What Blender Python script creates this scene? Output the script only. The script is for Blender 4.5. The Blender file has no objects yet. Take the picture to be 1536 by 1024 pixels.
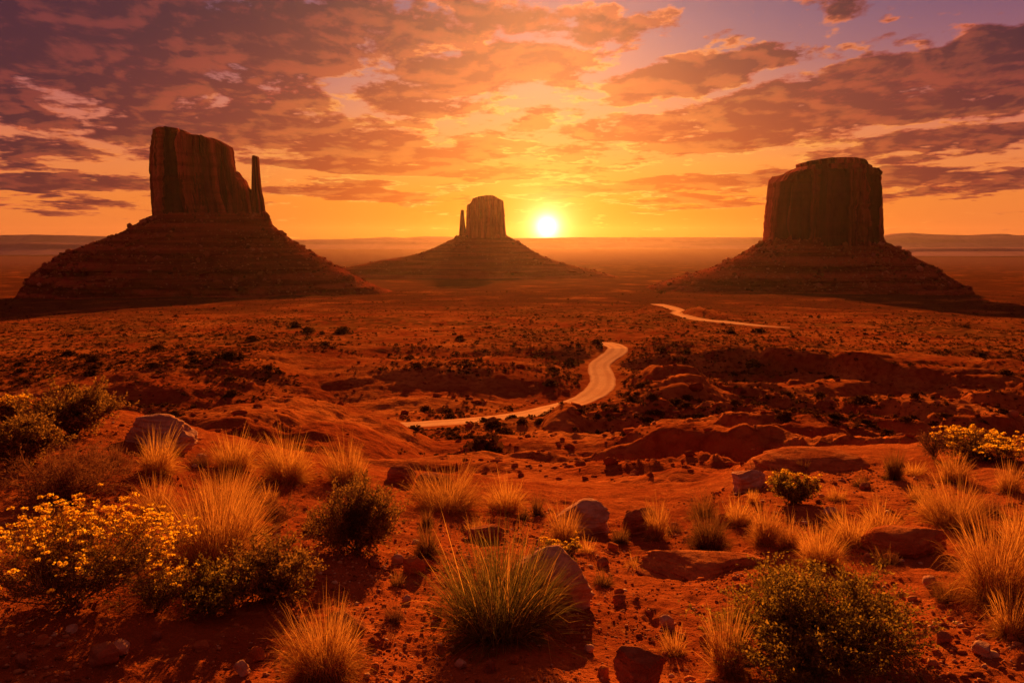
import bpy, bmesh, math, random
import numpy as np

# ------------------------------------------------------------------ camera, sky, sun, exposure
SC = bpy.context.scene
COL = SC.collection
F, CX, CY = 1195.0, 768.0, 512.0          # focal length and centre, in pixels of the 1536 x 1024 photograph
PITCH = math.atan(155 / F)
EYE = 1.75
CAM = bpy.data.cameras.new('camera')
CAM.lens = F / 1536 * 36
CAM.sensor_width = 36
CAM.clip_start = 0.05
CAM.clip_end = 90000
cam = bpy.data.objects.new('camera', CAM)
COL.objects.link(cam)
cam.location = (0, 0, EYE)
cam.rotation_euler = (math.pi / 2 - PITCH, 0, 0)
SC.camera = cam

SUN_AZ = math.atan((820 - CX) / F)
SUN_EL = math.radians(14.0)
sl = bpy.data.lights.new('sun', 'SUN')
sl.energy = 5.0
sl.angle = math.radians(0.6)
sl.color = (1.0, 0.41, 0.075)
sun = bpy.data.objects.new('sun', sl)
COL.objects.link(sun)
sun.rotation_euler = (math.pi / 2 - SUN_EL, 0, math.pi - SUN_AZ)

SC.view_settings.view_transform = 'Standard'
SC.view_settings.look = 'None'
SC.view_settings.exposure = 0.95
SC.view_settings.gamma = 1.0
SC.cycles.use_denoising = True
SC.cycles.denoiser = 'OPENIMAGEDENOISE'
SC.cycles.max_bounces = 5
SC.cycles.diffuse_bounces = 3
SC.cycles.glossy_bounces = 2
SC.cycles.transmission_bounces = 3
SC.cycles.volume_bounces = 0
SC.cycles.transparent_max_bounces = 8
SC.cycles.use_adaptive_sampling = True
SC.cycles.adaptive_threshold = 0.015


def lin(r, g, b, s=1.0):
    f = lambda c: (c / 12.92 if c <= 0.04045 else ((c + 0.055) / 1.055) ** 2.4)
    return (f(r / 255) * s, f(g / 255) * s, f(b / 255) * s, 1.0)


class Nodes:
    """small helper to write node graphs as expressions"""
    def __init__(self, tree):
        self.t = tree
        self.n = tree.nodes
        self.l = tree.links

    def new(self, typ, **kw):
        n = self.n.new(typ)
        for k, v in kw.items():
            setattr(n, k, v)
        return n

    def put(self, sock, v):
        if isinstance(v, bpy.types.NodeSocket):
            self.l.new(v, sock)
        elif v is not None:
            if hasattr(sock, 'default_value') and hasattr(sock.default_value, '__len__') and not hasattr(v, '__len__'):
                v = [v] * len(sock.default_value)
            if hasattr(sock, 'default_value') and hasattr(sock.default_value, '__len__') and len(v) > len(sock.default_value):
                v = v[:len(sock.default_value)]
            sock.default_value = v

    def m(self, op, a, b=None, c=None, clamp=False):
        n = self.new('ShaderNodeMath', operation=op, use_clamp=clamp)
        self.put(n.inputs[0], a)
        if b is not None: self.put(n.inputs[1], b)
        if c is not None: self.put(n.inputs[2], c)
        return n.outputs[0]

    def v(self, op, a, b=None, scale=None):
        n = self.new('ShaderNodeVectorMath', operation=op)
        self.put(n.inputs[0], a)
        if b is not None: self.put(n.inputs[1], b)
        if scale is not None: self.put(n.inputs['Scale'], scale)
        return n.outputs['Value'] if op in ('LENGTH', 'DOT_PRODUCT', 'DISTANCE') else n.outputs['Vector']

    def rng(self, x, a, b, c=0.0, d=1.0, smooth=True):
        n = self.new('ShaderNodeMapRange', interpolation_type='SMOOTHSTEP' if smooth else 'LINEAR')
        for i, q in enumerate((x, a, b, c, d)):
            self.put(n.inputs[i], q)
        return n.outputs[0]

    def noise(self, vec, scale, detail=4, rough=0.55, lac=2.0, dist=0.0):
        n = self.new('ShaderNodeTexNoise')
        self.put(n.inputs['Vector'], vec)
        for k, q in (('Scale', scale), ('Detail', detail), ('Roughness', rough), ('Lacunarity', lac), ('Distortion', dist)):
            self.put(n.inputs[k], q)
        return n.outputs['Fac']

    def mix(self, fac, a, b, blend='MIX'):
        n = self.new('ShaderNodeMix', data_type='RGBA', blend_type=blend)
        n.clamp_factor = True
        self.put(n.inputs[0], fac); self.put(n.inputs[6], a); self.put(n.inputs[7], b)
        return n.outputs[2]

    def ramp(self, x, stops, interp='LINEAR'):
        n = self.new('ShaderNodeValToRGB')
        n.color_ramp.interpolation = interp
        e = n.color_ramp.elements
        while len(e) < len(stops): e.new(0.5)
        for i, (p, c) in enumerate(stops):
            e[i].position = p
            e[i].color = c if len(c) == 4 else (*c, 1)
        self.put(n.inputs[0], x)
        return n.outputs[0]

    def comb(self, x, y, z):
        n = self.new('ShaderNodeCombineXYZ')
        for i, q in enumerate((x, y, z)): self.put(n.inputs[i], q)
        return n.outputs[0]

    def sep(self, v):
        n = self.new('ShaderNodeSeparateXYZ')
        self.put(n.inputs[0], v)
        return n.outputs


# ------------------------------------------------------------------ pixel directions (photograph pixels -> world rays)
cp, sp = math.cos(PITCH), math.sin(PITCH)


def ray(px, py):
    u, v = (px - CX) / F, (CY - py) / F
    return np.array([u, cp + v * sp, -sp + v * cp])


def below(py):
    """metres below the eye per metre of depth, for a pixel row"""
    d = ray(CX, py)
    return -d[2] / d[1]


def azel(px, py):
    d = ray(px, py)
    return math.atan2(d[0], d[1]), math.atan2(d[2], math.hypot(d[0], d[1]))


# ------------------------------------------------------------------ world: evening sky with cloud bands
W = bpy.data.worlds.new('World')
SC.world = W
W.use_nodes = True
W.node_tree.nodes.clear()
W.cycles.sampling_method = 'MANUAL'
W.cycles.sample_map_resolution = 512
N = Nodes(W.node_tree)
tc = N.new('ShaderNodeTexCoord').outputs['Generated']
dirv = N.v('NORMALIZE', tc)
dx, dy, dz = N.sep(dirv)
AZ = N.m('ARCTAN2', dx, dy)
EL = N.m('ARCSINE', dz)
DEG = math.degrees(1)

# clear sky: one ramp towards the sun, one away from it, over elevation 0..90 degrees (square root spaced)
se = N.m('SQRT', N.m('DIVIDE', N.m('MAXIMUM', EL, 0.0), math.pi / 2))
def est(deg): return math.sqrt(max(deg, 0) / 90)
near = N.ramp(se, [(est(0), lin(250, 116, 14)), (est(2.6), lin(248, 140, 28)), (est(5), lin(244, 150, 56)), (est(7.4), lin(232, 142, 82)),
                   (est(9.8), lin(204, 128, 104)), (est(12), lin(166, 110, 112)), (est(14.3), lin(140, 98, 116)), (est(16.5), lin(118, 86, 112)),
                   (est(35), lin(118, 68, 66)), (est(90), lin(110, 62, 58))])
far = N.ramp(se, [(est(0), lin(232, 118, 56)), (est(2.6), lin(236, 128, 56)), (est(5), lin(230, 128, 72)), (est(7.4), lin(210, 114, 88)),
                  (est(9.8), lin(178, 100, 98)), (est(12), lin(146, 90, 106)), (est(14.3), lin(122, 80, 106)), (est(16.5), lin(102, 72, 102)),
                  (est(35), lin(112, 64, 64)), (est(90), lin(110, 62, 58))])
back = N.ramp(se, [(est(0), lin(88, 34, 22)), (est(10), lin(88, 36, 26)), (est(25), lin(92, 48, 42)), (est(90), lin(120, 72, 68))])
daz = N.m('ABSOLUTE', N.m('SUBTRACT', AZ, SUN_AZ))
clear = N.mix(N.rng(daz, 0.06, 0.55), near, far)
leftw = N.rng(AZ, -2.6, -1.0, 0.0, 1.0)          # glow added to the unseen left sky, to side-light the cliffs
leftw = N.m('MULTIPLY', leftw, N.rng(AZ, -0.7, -0.2, 1.0, 0.0))
clear = N.v('SCALE', clear, scale=N.m('ADD', 1.0, N.m('MULTIPLY', leftw, N.rng(AZ, -1.1, -0.7, 1.0, 0.0))))
clear = N.mix(N.m('MULTIPLY', N.rng(daz, 0.7, 1.9), N.m('SUBTRACT', 1.0, N.m('MULTIPLY', leftw, 0.85))), clear, back)

# cloud cover: soft bands (where the evening's cloud banks lie) times billowing noise; the noise is read twice, here and a
# step towards the sun, so that edges facing the sun are lit
def plane(a, e):                     # a softened perspective plane: features shrink and flatten towards the horizon
    inv = N.m('DIVIDE', 1.0, N.m('ADD', N.m('MAXIMUM', e, -0.02), 0.16))
    return N.m('MULTIPLY', a, N.m('DIVIDE', 1.0, N.m('ADD', N.m('MULTIPLY', N.m('MAXIMUM', e, -0.02), 0.4), 0.29))), inv


pu, inv = plane(AZ, EL)
pvec = N.comb(pu, inv, 0.0)
wa = N.m('MULTIPLY', N.m('SUBTRACT', N.noise(pvec, 1.6, 3, 0.6), 0.5), 0.10)
we = N.m('MULTIPLY', N.m('SUBTRACT', N.noise(N.v('ADD', pvec, (7.3, 2.1, 4.4)), 3.0, 3, 0.6), 0.5), 0.05)
qv = N.comb(N.m('ADD', AZ, wa), N.m('ADD', EL, we), 0.0)
BANDS = [  # x, y, half width, half height (photograph pixels), tilt degrees, weight
    (150, 40, 420, 95, 2, 1.0), (420, 60, 150, 60, 8, .75), (90, 130, 260, 60, -4, .8), (400, 130, 130, 40, -10, .55), (40, 195, 120, 34, 0, .55),
    (690, 108, 190, 34, 4, .85), (610, 140, 150, 30, -12, .8), (640, 75, 80, 24, 0, .5), (840, 32, 160, 22, -2, .85), (690, 20, 60, 26, 10, .5),
    (350, 185, 280, 34, -3, .8), (440, 215, 190, 24, 0, .7), (200, 225, 120, 24, 4, .5),
    (660, 230, 160, 16, 2, .85), (600, 250, 210, 14, -2, .9), (90, 272, 180, 13, -2, .85), (560, 292, 190, 13, -3, .8), (60, 305, 120, 9, -2, .6), (120, 240, 130, 10, 2, .5), (700, 262, 150, 9, -2, .6),
    (1090, 100, 190, 20, 6, .85), (985, 138, 105, 14, 5, .85), (1370, 130, 280, 42, 6, 1.0), (1150, 165, 190, 20, 3, .75), (960, 192, 210, 19, 0, .9), (1500, 85, 70, 20, 12, .6),
    (1130, 190, 230, 18, 4, .7), (1060, 220, 130, 13, 3, .75), (1400, 215, 150, 16, 4, .85), (1440, 265, 180, 17, 3, .75), (1370, 290, 200, 9, 2, .5),
    (1000, 275, 190, 15, 3, .85), (1080, 300, 150, 11, 3, .7), (940, 305, 110, 7, 2, .5), (870, 222, 120, 9, 1, .6), (1380, 50, 80, 12, -6, .5), (1330, 15, 110, 10, -8, .4), (940, 65, 40, 9, 14, .5), (830, 165, 80, 9, 4, .5), (800, 235, 110, 12, 0, .55), (900, 250, 120, 7, 2, .5),
]
tot = N.m('MAXIMUM', N.rng(N.m('ABSOLUTE', AZ), 0.62, 1.0, 0.0, 0.45), N.rng(EL, 0.30, 0.55, 0.0, 0.4))   # light cover all round
for (bx, by, bw, bh, tilt, wt) in BANDS:
    a0, e0 = azel(bx, by)
    mp = N.new('ShaderNodeMapping', vector_type='TEXTURE')
    mp.inputs['Location'].default_value = (a0, e0, 0)
    mp.inputs['Rotation'].default_value = (0, 0, math.radians(tilt))
    mp.inputs['Scale'].default_value = (bw / F * 1.25, bh / F * 1.25, 1)
    N.l.new(N.v('ADD', qv, N.m('MULTIPLY', tot, 1e-7)), mp.inputs['Vector'])   # the tiny term keeps the bands evaluated one by one
    k = N.m('MULTIPLY', N.rng(N.v('LENGTH', mp.outputs[0]), 0.35, 1.35, 1.0, 0.0), wt)
    tot = N.m('MAXIMUM', tot, k)


def billow(a, e):
    u, i = plane(a, e)
    puff = N.noise(N.comb(u, N.m('MULTIPLY', i, 0.8), 3.1), 4.6, 5, 0.55, 2.1, 0.2)
    fine = N.noise(N.comb(u, N.m('MULTIPLY', i, 1.0), 9.1), 19.0, 5, 0.6, 2.1, 0.1)
    return N.m('ADD', N.m('MULTIPLY', puff, 0.75), N.m('MULTIPLY', fine, 0.25))


def billow_soft(a, e):
    u, i = plane(a, e)
    return N.noise(N.comb(u, N.m('MULTIPLY', i, 0.8), 3.1), 4.6, 5, 0.52, 2.1, 0.2)


nn = billow(AZ, EL)
D0 = N.m('ADD', N.m('MULTIPLY', N.m('SUBTRACT', nn, 0.5), 3.4), N.m('SUBTRACT', N.m('MULTIPLY', tot, 0.95), 0.42))
SEL = azel(820, 340)[1]
ta = N.m('SUBTRACT', SUN_AZ, AZ); te = N.m('SUBTRACT', SEL, EL)
tl = N.m('ADD', N.m('SQRT', N.m('ADD', N.m('MULTIPLY', ta, ta), N.m('MULTIPLY', te, te))), 0.02)
STEP = 0.013
n0 = billow_soft(AZ, EL)
n1 = billow_soft(N.m('ADD', AZ, N.m('MULTIPLY', N.m('DIVIDE', ta, tl), STEP)), N.m('ADD', EL, N.m('MULTIPLY', N.m('DIVIDE', te, tl), STEP)))
alpha = N.rng(D0, -0.15, 0.18)
core = N.rng(N.m('ADD', D0, N.m('MULTIPLY', N.rng(tot, 0.55, 1.0), 0.16)), -0.06, 0.30)
lit = N.rng(N.m('SUBTRACT', n0, n1), -0.03, 0.07)
sd = N.v('DISTANCE', N.comb(N.m('MULTIPLY', AZ, 0.75), N.m('MULTIPLY', EL, 1.6), 0), (SUN_AZ * .75, SEL * 1.6, 0))
edge_c = N.ramp(sd, [(0.0, lin(255, 214, 90)), (0.10, lin(255, 206, 92)), (0.22, lin(255, 184, 84)), (0.34, lin(255, 150, 66)), (0.48, lin(230, 104, 60)), (0.75, lin(160, 82, 80)), (1, lin(110, 66, 74))])
mid_c = N.ramp(sd, [(0.0, lin(255, 140, 20)), (0.10, lin(240, 122, 26)), (0.22, lin(222, 100, 38)), (0.34, lin(180, 62, 44)), (0.48, lin(128, 46, 50)), (0.75, lin(90, 40, 58)), (1, lin(92, 56, 66))])
core_c = N.ramp(sd, [(0.0, lin(240, 120, 16)), (0.10, lin(212, 94, 22)), (0.22, lin(166, 54, 28)), (0.34, lin(116, 36, 38)), (0.48, lin(74, 27, 42)), (0.75, lin(60, 28, 50)), (1, lin(66, 44, 56))])
relief = N.rng(N.m('ADD', N.m('SUBTRACT', n0, n1), N.m('MULTIPLY', N.m('SUBTRACT', nn, n0), 0.9)), -0.05, 0.13)
body = N.mix(N.m('MULTIPLY', core, N.m('SUBTRACT', 1.0, N.m('MULTIPLY', relief, 0.62))), mid_c, core_c)
cl = N.mix(N.m('MULTIPLY', lit, N.m('MULTIPLY', N.rng(core, 0.0, 1.0, 0.95, 0.14), N.rng(tot, 0.6, 1.0, 1.0, 0.55))), body, edge_c)
sky = N.mix(N.m('MULTIPLY', alpha, 0.97), clear, cl)

# the sun's disc and the bright air round it
sdir = (math.sin(SUN_AZ) * math.cos(SEL), math.cos(SUN_AZ) * math.cos(SEL), math.sin(SEL))
th = N.m('ARCCOSINE', N.m('MINIMUM', N.v('DOT_PRODUCT', dirv, sdir), 0.9999999))
def halo(sigma_deg): return N.m('EXPONENT', N.m('MULTIPLY', N.m('POWER', N.m('DIVIDE', th, math.radians(sigma_deg)), 1.4), -1.0))
def addc(base, fac, c):
    s = N.v('SCALE', c[:3], scale=fac)
    return N.v('ADD', base, s)
sky = addc(sky, halo(0.50), (5.0, 4.4, 3.0))
sky = addc(sky, halo(1.15), (1.6, 1.05, 0.45))
sky = addc(sky, halo(2.6), (0.55, 0.34, 0.07))
sky = addc(sky, halo(6.5), (0.22, 0.085, 0.0))
nis = N.new('ShaderNodeTexSky', sky_type='NISHITA')
nis.sun_disc = False
nis.sun_elevation = SUN_EL
nis.sun_rotation = SUN_AZ
nis.air_density = 1.5
nis.dust_density = 4.0
sky = N.v('ADD', sky, N.v('SCALE', nis.outputs[0], scale=0.002))
bg = N.new('ShaderNodeBackground')
N.put(bg.inputs[0], sky)
bg.inputs[1].default_value = 0.505
wo = N.new('ShaderNodeOutputWorld')
N.l.new(bg.outputs[0], wo.inputs[0])

# ------------------------------------------------------------------ numpy noise
_r = np.random.default_rng(11)
_P = _r.permutation(256)
_P = np.concatenate([_P, _P, _P])
_G2 = np.stack([np.cos(np.arange(256) * 2.399963), np.sin(np.arange(256) * 2.399963)], 1)
_G3 = _r.normal(size=(256, 3))
_G3 /= np.linalg.norm(_G3, axis=1)[:, None]


def _fade(t): return t * t * t * (t * (t * 6 - 15) + 10)


def pn2(x, y):
    x = np.asarray(x, float); y = np.asarray(y, float)
    xf = np.floor(x); yf = np.floor(y)
    xi = xf.astype(int) & 255; yi = yf.astype(int) & 255
    fx = x - xf; fy = y - yf
    u = _fade(fx); v = _fade(fy)
    def gr(i, j, a, b):
        q = _G2[_P[_P[(xi + i) & 255] + ((yi + j) & 255)]]
        return q[..., 0] * a + q[..., 1] * b
    n00 = gr(0, 0, fx, fy); n10 = gr(1, 0, fx - 1, fy); n01 = gr(0, 1, fx, fy - 1); n11 = gr(1, 1, fx - 1, fy - 1)
    return 1.4 * ((n00 * (1 - u) + n10 * u) * (1 - v) + (n01 * (1 - u) + n11 * u) * v)


def pn3(x, y, z):
    x, y, z = np.broadcast_arrays(np.asarray(x, float), np.asarray(y, float), np.asarray(z, float))
    xf = np.floor(x); yf = np.floor(y); zf = np.floor(z)
    xi = xf.astype(int) & 255; yi = yf.astype(int) & 255; zi = zf.astype(int) & 255
    fx = x - xf; fy = y - yf; fz = z - zf
    u = _fade(fx); v = _fade(fy); w = _fade(fz)
    def gr(i, j, k):
        q = _G3[_P[_P[_P[(xi + i) & 255] + ((yi + j) & 255)] + ((zi + k) & 255)]]
        return q[..., 0] * (fx - i) + q[..., 1] * (fy - j) + q[..., 2] * (fz - k)
    def lp(a, b, t): return a + (b - a) * t
    return 1.5 * lp(lp(lp(gr(0, 0, 0), gr(1, 0, 0), u), lp(gr(0, 1, 0), gr(1, 1, 0), u), v),
                    lp(lp(gr(0, 0, 1), gr(1, 0, 1), u), lp(gr(0, 1, 1), gr(1, 1, 1), u), v), w)


def fb2(x, y, scale, octv=4, rough=0.5, seed=0.0, ridged=False):
    t = 0; a = 1.0; tot = 0
    for o in range(octv):
        n = pn2(x / scale + seed + 17.3 * o, y / scale - seed * 1.7 + 5.1 * o)
        t = t + a * ((1 - 2 * np.abs(n)) if ridged else n)
        tot += a; a *= rough; scale /= 2.03
    return t / tot


def fb3(x, y, z, octv=3, rough=0.5, ridged=False):
    t = 0; a = 1.0; tot = 0; s = 1.0
    for o in range(octv):
        n = pn3(x * s + 13.7 * o, y * s + 4.1 * o, z * s + 7.7 * o)
        t = t + a * ((1 - 2 * np.abs(n)) if ridged else n)
        tot += a; a *= rough; s *= 2.03
    return t / tot


def sstep(a, b, x):
    t = np.clip((x - a) / (b - a), 0, 1)
    return t * t * (3 - 2 * t)


# ------------------------------------------------------------------ mesh and object helpers
def link(o, parent=None):
    COL.objects.link(o)
    if parent is not None: o.parent = parent
    return o


def mesh_from(name, V, faces, mat=None, smooth=False):
    """faces: list of integer arrays (n, k)"""
    me = bpy.data.meshes.new(name)
    V = np.asarray(V, np.float32)
    me.vertices.add(len(V))
    me.vertices.foreach_set('co', V.ravel())
    faces = [np.asarray(f, np.int32) for f in (faces if isinstance(faces, list) else [faces]) if len(f)]
    nl = sum(f.size for f in faces); nf = sum(len(f) for f in faces)
    me.loops.add(nl); me.polygons.add(nf)
    me.loops.foreach_set('vertex_index', np.concatenate([f.ravel() for f in faces]))
    tot = np.concatenate([np.full(len(f), f.shape[1], np.int32) for f in faces])
    me.polygons.foreach_set('loop_start', np.concatenate([[0], np.cumsum(tot)[:-1]]).astype(np.int32))
    if smooth: me.polygons.foreach_set('use_smooth', np.ones(nf, bool))
    if mat is not None: me.materials.append(mat)
    me.update(calc_edges=True)
    return me


def part(name, V, F, mat, parent=None, smooth=False):
    return link(bpy.data.objects.new(name, mesh_from(name, V, F, mat, smooth)), parent)


def tag(o, label=None, cat=None, group=None, kind=None):
    if label: o['label'] = label
    if cat: o['category'] = cat
    if group: o['group'] = group
    if kind: o['kind'] = kind
    return o


def empty(name, loc, rz=0):
    o = bpy.data.objects.new(name, None)
    o.empty_display_size = 0.2
    o.location = loc; o.rotation_euler = (0, 0, rz)
    return link(o)


def grid_faces(nr, nc, wrap=False):
    i = np.arange(nr - 1)[:, None]; j = np.arange(nc if wrap else nc - 1)[None, :]
    a = i * nc + j; b = i * nc + (j + 1) % nc
    return np.stack([a, b, b + nc, a + nc], -1).reshape(-1, 4)


# ------------------------------------------------------------------ materials
def material(name, build):
    m = bpy.data.materials.new(name)
    m.use_nodes = True
    m.node_tree.nodes.clear()
    n = Nodes(m.node_tree)
    out = n.new('ShaderNodeOutputMaterial')
    n.l.new(build(n), out.inputs['Surface'])
    return m


def principled(n, col, rough=0.9, bump=None, spec=0.25):
    if spec <= .2:                       # dry earth and rough rock: no sheen at all
        b = n.new('ShaderNodeBsdfDiffuse')
        n.put(b.inputs['Color'], col)
        if bump is not None: n.l.new(bump, b.inputs['Normal'])
        return b.outputs[0]
    b = n.new('ShaderNodeBsdfPrincipled')
    n.put(b.inputs['Base Color'], col)
    n.put(b.inputs['Roughness'], rough)
    n.put(b.inputs['Specular IOR Level'], spec)
    if bump is not None: n.l.new(bump, b.inputs['Normal'])
    return b.outputs[0]


def bumpn(n, h, strength=0.5, dist=0.1, prev=None):
    b = n.new('ShaderNodeBump')
    n.put(b.inputs['Strength'], strength); n.put(b.inputs['Distance'], dist); n.l.new(h, b.inputs['Height'])
    if prev is not None: n.l.new(prev, b.inputs['Normal'])
    return b.outputs[0]


def pos(n): return n.new('ShaderNodeNewGeometry').outputs['Position']


def ground_mat(n):
    p = pos(n)
    d = n.v('LENGTH', p)
    nearf = n.rng(d, 9, 40, 1, 0)                        # the ledge: gritty; beyond: broad tones
    big = n.noise(p, 0.035, 6, 0.6)
    mid = n.noise(n.v('ADD', p, (31, 7, 3)), 0.45, 6, 0.62)
    fine = n.noise(p, 9.0, 5, 0.65)
    grit = n.noise(p, 42.0, 4, 0.7)
    c = n.mix(n.rng(big, .38, .62), (.36, .072, .019, 1), (.64, .185, .044, 1))
    c = n.mix(n.m('MULTIPLY', n.rng(mid, .42, .68), .75), c, (.20, .030, .009, 1))
    c = n.mix(n.m('MULTIPLY', n.rng(fine, .52, .75), n.m('MULTIPLY', nearf, .6)), c, (.72, .23, .060, 1))
    c = n.mix(n.m('MULTIPLY', n.rng(grit, .55, .72), n.m('MULTIPLY', nearf, .6)), c, (.15, .032, .009, 1))
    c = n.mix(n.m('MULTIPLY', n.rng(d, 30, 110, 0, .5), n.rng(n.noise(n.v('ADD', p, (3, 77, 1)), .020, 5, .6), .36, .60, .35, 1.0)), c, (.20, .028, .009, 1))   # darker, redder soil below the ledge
    # low brush too small to stand out, growing on the open plain
    vo = n.new('ShaderNodeTexVoronoi', feature='F1'); n.put(vo.inputs['Vector'], p); n.put(vo.inputs['Scale'], .17)
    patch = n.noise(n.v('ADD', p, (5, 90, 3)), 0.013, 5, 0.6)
    thr = n.rng(patch, .34, .62, .22, .72)
    veg = n.m('MULTIPLY', n.rng(n.m('SUBTRACT', thr, vo.outputs['Distance']), 0, .12), n.rng(d, 260, 520))
    vgn = n.noise(p, 0.09, 3, .5)
    c = n.mix(n.m('MULTIPLY', veg, .8), c, n.mix(n.rng(vgn, .4, .6), (.075, .026, .009, 1), (.19, .070, .018, 1)))
    far_brush_shade = n.m('MULTIPLY', n.rng(patch, .28, .50), n.rng(d, 480, 1000))  # far brush cover, darkened to stand in for shadow below the buttes
    c = n.mix(n.m('MULTIPLY', far_brush_shade, .85), c, (.10, .022, .011, 1))
    c = n.mix(n.rng(d, 2600, 7000, 0, .8), c, (.20, .065, .070, 1))  # distance haze painted into the far ground as a mauve tint
    h1 = n.m('ADD', n.m('MULTIPLY', fine, .65), n.m('MULTIPLY', grit, .35))
    b1 = bumpn(n, h1, n.m('MULTIPLY', nearf, 1.0), 0.055)
    b2 = bumpn(n, mid, n.rng(d, 15, 80, 0.0, 0.8), 1.6, b1)
    return principled(n, c, .95, b2, .12)


def rock_mat(n, talus=False, local=1.0):
    p = pos(n)
    s = n.v('MULTIPLY', p, (1, 1, 0.10))
    streak = n.noise(s, .075 * local, 6, .62)
    bed = n.noise(n.v('MULTIPLY', p, (.03, .03, 1)), .12 * local, 5, .6)
    fine = n.noise(p, .5 * local, 6, .65)
    c = n.mix(n.rng(streak, .35, .66), (.22, .027, .018, 1), (.58, .090, .058, 1))
    if talus:
        c = n.mix(n.rng(bed, .40, .62), (.22, .032, .014, 1), (.46, .076, .032, 1))
        vo = n.new('ShaderNodeTexVoronoi', feature='F1'); n.put(vo.inputs['Vector'], p); n.put(vo.inputs['Scale'], .24 * local)
        pick = n.rng(n.sep(vo.outputs['Color'])[0], .86, .90)
        c = n.mix(n.m('MULTIPLY', n.m('MULTIPLY', n.rng(vo.outputs['Distance'], .30, .42, 1, 0), pick), .8), c, (.50, .15, .075, 1))
        c = n.mix(n.m('MULTIPLY', n.rng(n.noise(n.v('ADD', p, (9, 9, 9)), .2 * local, 4, .7), .56, .66), .6), c, (.10, .038, .018, 1))
    else:
        tone = n.new('ShaderNodeAttribute', attribute_name='tone').outputs['Fac']      # each column has weathered to its own tone
        c = n.mix(n.m('MULTIPLY', n.rng(tone, .42, .86), .90), c, (.070, .013, .010, 1))
        c = n.mix(n.m('MULTIPLY', n.rng(tone, .38, .15), .75), c, (.78, .15, .09, 1))
        c = n.mix(n.m('MULTIPLY', n.rng(bed, .5, .7), .45), c, (.20, .03, .02, 1))
        c = n.mix(n.m('MULTIPLY', n.rng(n.noise(s, .16 * local, 4, .6), .54, .68), .75), c, (.06, .014, .009, 1))
    b = bumpn(n, n.m('ADD', fine, n.m('MULTIPLY', streak, 1.0 if not talus else .2)), .9, 2.2 / local)
    return principled(n, c, .92, b, .15)


def road_mat(n):
    p = pos(n)
    a = n.noise(p, .12, 5, .6); f = n.noise(p, 1.1, 4, .6)
    c = n.mix(n.rng(a, .3, .7), (.78, .36, .17, 1), (.88, .46, .23, 1))
    c = n.mix(n.m('MULTIPLY', n.rng(f, .5, .7), .4), c, (.50, .16, .07, 1))
    u = n.new('ShaderNodeAttribute', attribute_name='across').outputs['Fac']
    wob = n.m('ADD', n.m('ABSOLUTE', u), n.m('MULTIPLY', n.m('SUBTRACT', a, .5), .25))
    rut = n.m('MULTIPLY', n.rng(n.m('ABSOLUTE', n.m('SUBTRACT', wob, .42)), .06, .25, 1, 0), .32)
    c = n.mix(rut, c, (.48, .15, .06, 1))                     # worn wheel tracks
    c = n.mix(n.m('MULTIPLY', n.rng(wob, .72, .95), .8), c, (.46, .11, .034, 1))   # loose banks
    return principled(n, c, .95, bumpn(n, f, .5, .12), .1)


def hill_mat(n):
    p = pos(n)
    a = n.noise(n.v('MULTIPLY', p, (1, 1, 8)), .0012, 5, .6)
    return principled(n, n.mix(n.rng(a, .3, .7), (.36, .15, .17, 1), (.52, .23, .25, 1)), .95, None, .1)  # purple of the distant haze is mixed into the rock colour


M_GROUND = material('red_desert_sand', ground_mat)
M_ROCK = material('red_sandstone', rock_mat)
M_TALUS = material('talus_scree', lambda n: rock_mat(n, True))
M_BLOCK = material('fallen_sandstone', lambda n: principled(n, n.ramp(n.new('ShaderNodeNewGeometry').outputs['Random Per Island'], [(0, (.14, .026, .012, 1)), (.6, (.40, .085, .04, 1)), (1, (.56, .18, .10, 1))]), .95, None, .1))
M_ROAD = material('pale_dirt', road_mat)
M_HILL = material('haze_tinted_rock', hill_mat)

# ------------------------------------------------------------------ the ground
PROFILE = [(1, 2400), (8, 800), (14, 782), (30, 765), (60, 738), (120, 703), (200, 645), (270, 602), (380, 522), (580, 477), (1150, 441),
           (2200, 416), (5000, 393), (12000, 374), (16000, 371)]
P_D = np.log([a for a, b in PROFILE])
P_Z = np.array([EYE - a * below(b) for a, b in PROFILE])
P_Z[0] = 0
P_A = np.array([below(b) for a, b in PROFILE])


def far_z(d):
    """smooth height of the valley at distance d from the viewpoint"""
    return EYE - np.maximum(d, 1) * np.interp(np.log(np.maximum(d, 1)), P_D, P_A)


EDGE = [(-700, 600, 8.5), (0, 618, 8.5), (120, 630, 8.3), (200, 638, 8.2), (290, 668, 8.0), (400, 696, 7.6), (600, 742, 7.2), (760, 766, 7.0), (900, 770, 7.3), (1000, 768, 7.6),
        (1060, 752, 8), (1110, 728, 8.4), (1180, 694, 9.2), (1280, 684, 9.6), (1400, 682, 9.8), (1536, 676, 9.8), (2300, 660, 10)]
E_A = np.array([azel(a, b)[0] for a, b, c in EDGE])
E_D0 = np.array([c / math.cos(max(-.6, min(.6, azel(a, b)[0]))) for a, b, c in EDGE])
E_Z0 = np.array([EYE - c * below(b) for a, b, c in EDGE])

_a = np.linspace(E_A[0], E_A[-1], 800)
_k = np.exp(-np.linspace(-2.5, 2.5, 61) ** 2); _k /= _k.sum()
E_D = np.convolve(np.pad(np.interp(_a, E_A, E_D0), 30, 'edge'), _k, 'valid')
E_Z = np.convolve(np.pad(np.interp(_a, E_A, E_Z0), 30, 'edge'), _k, 'valid')
E_A = _a


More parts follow.
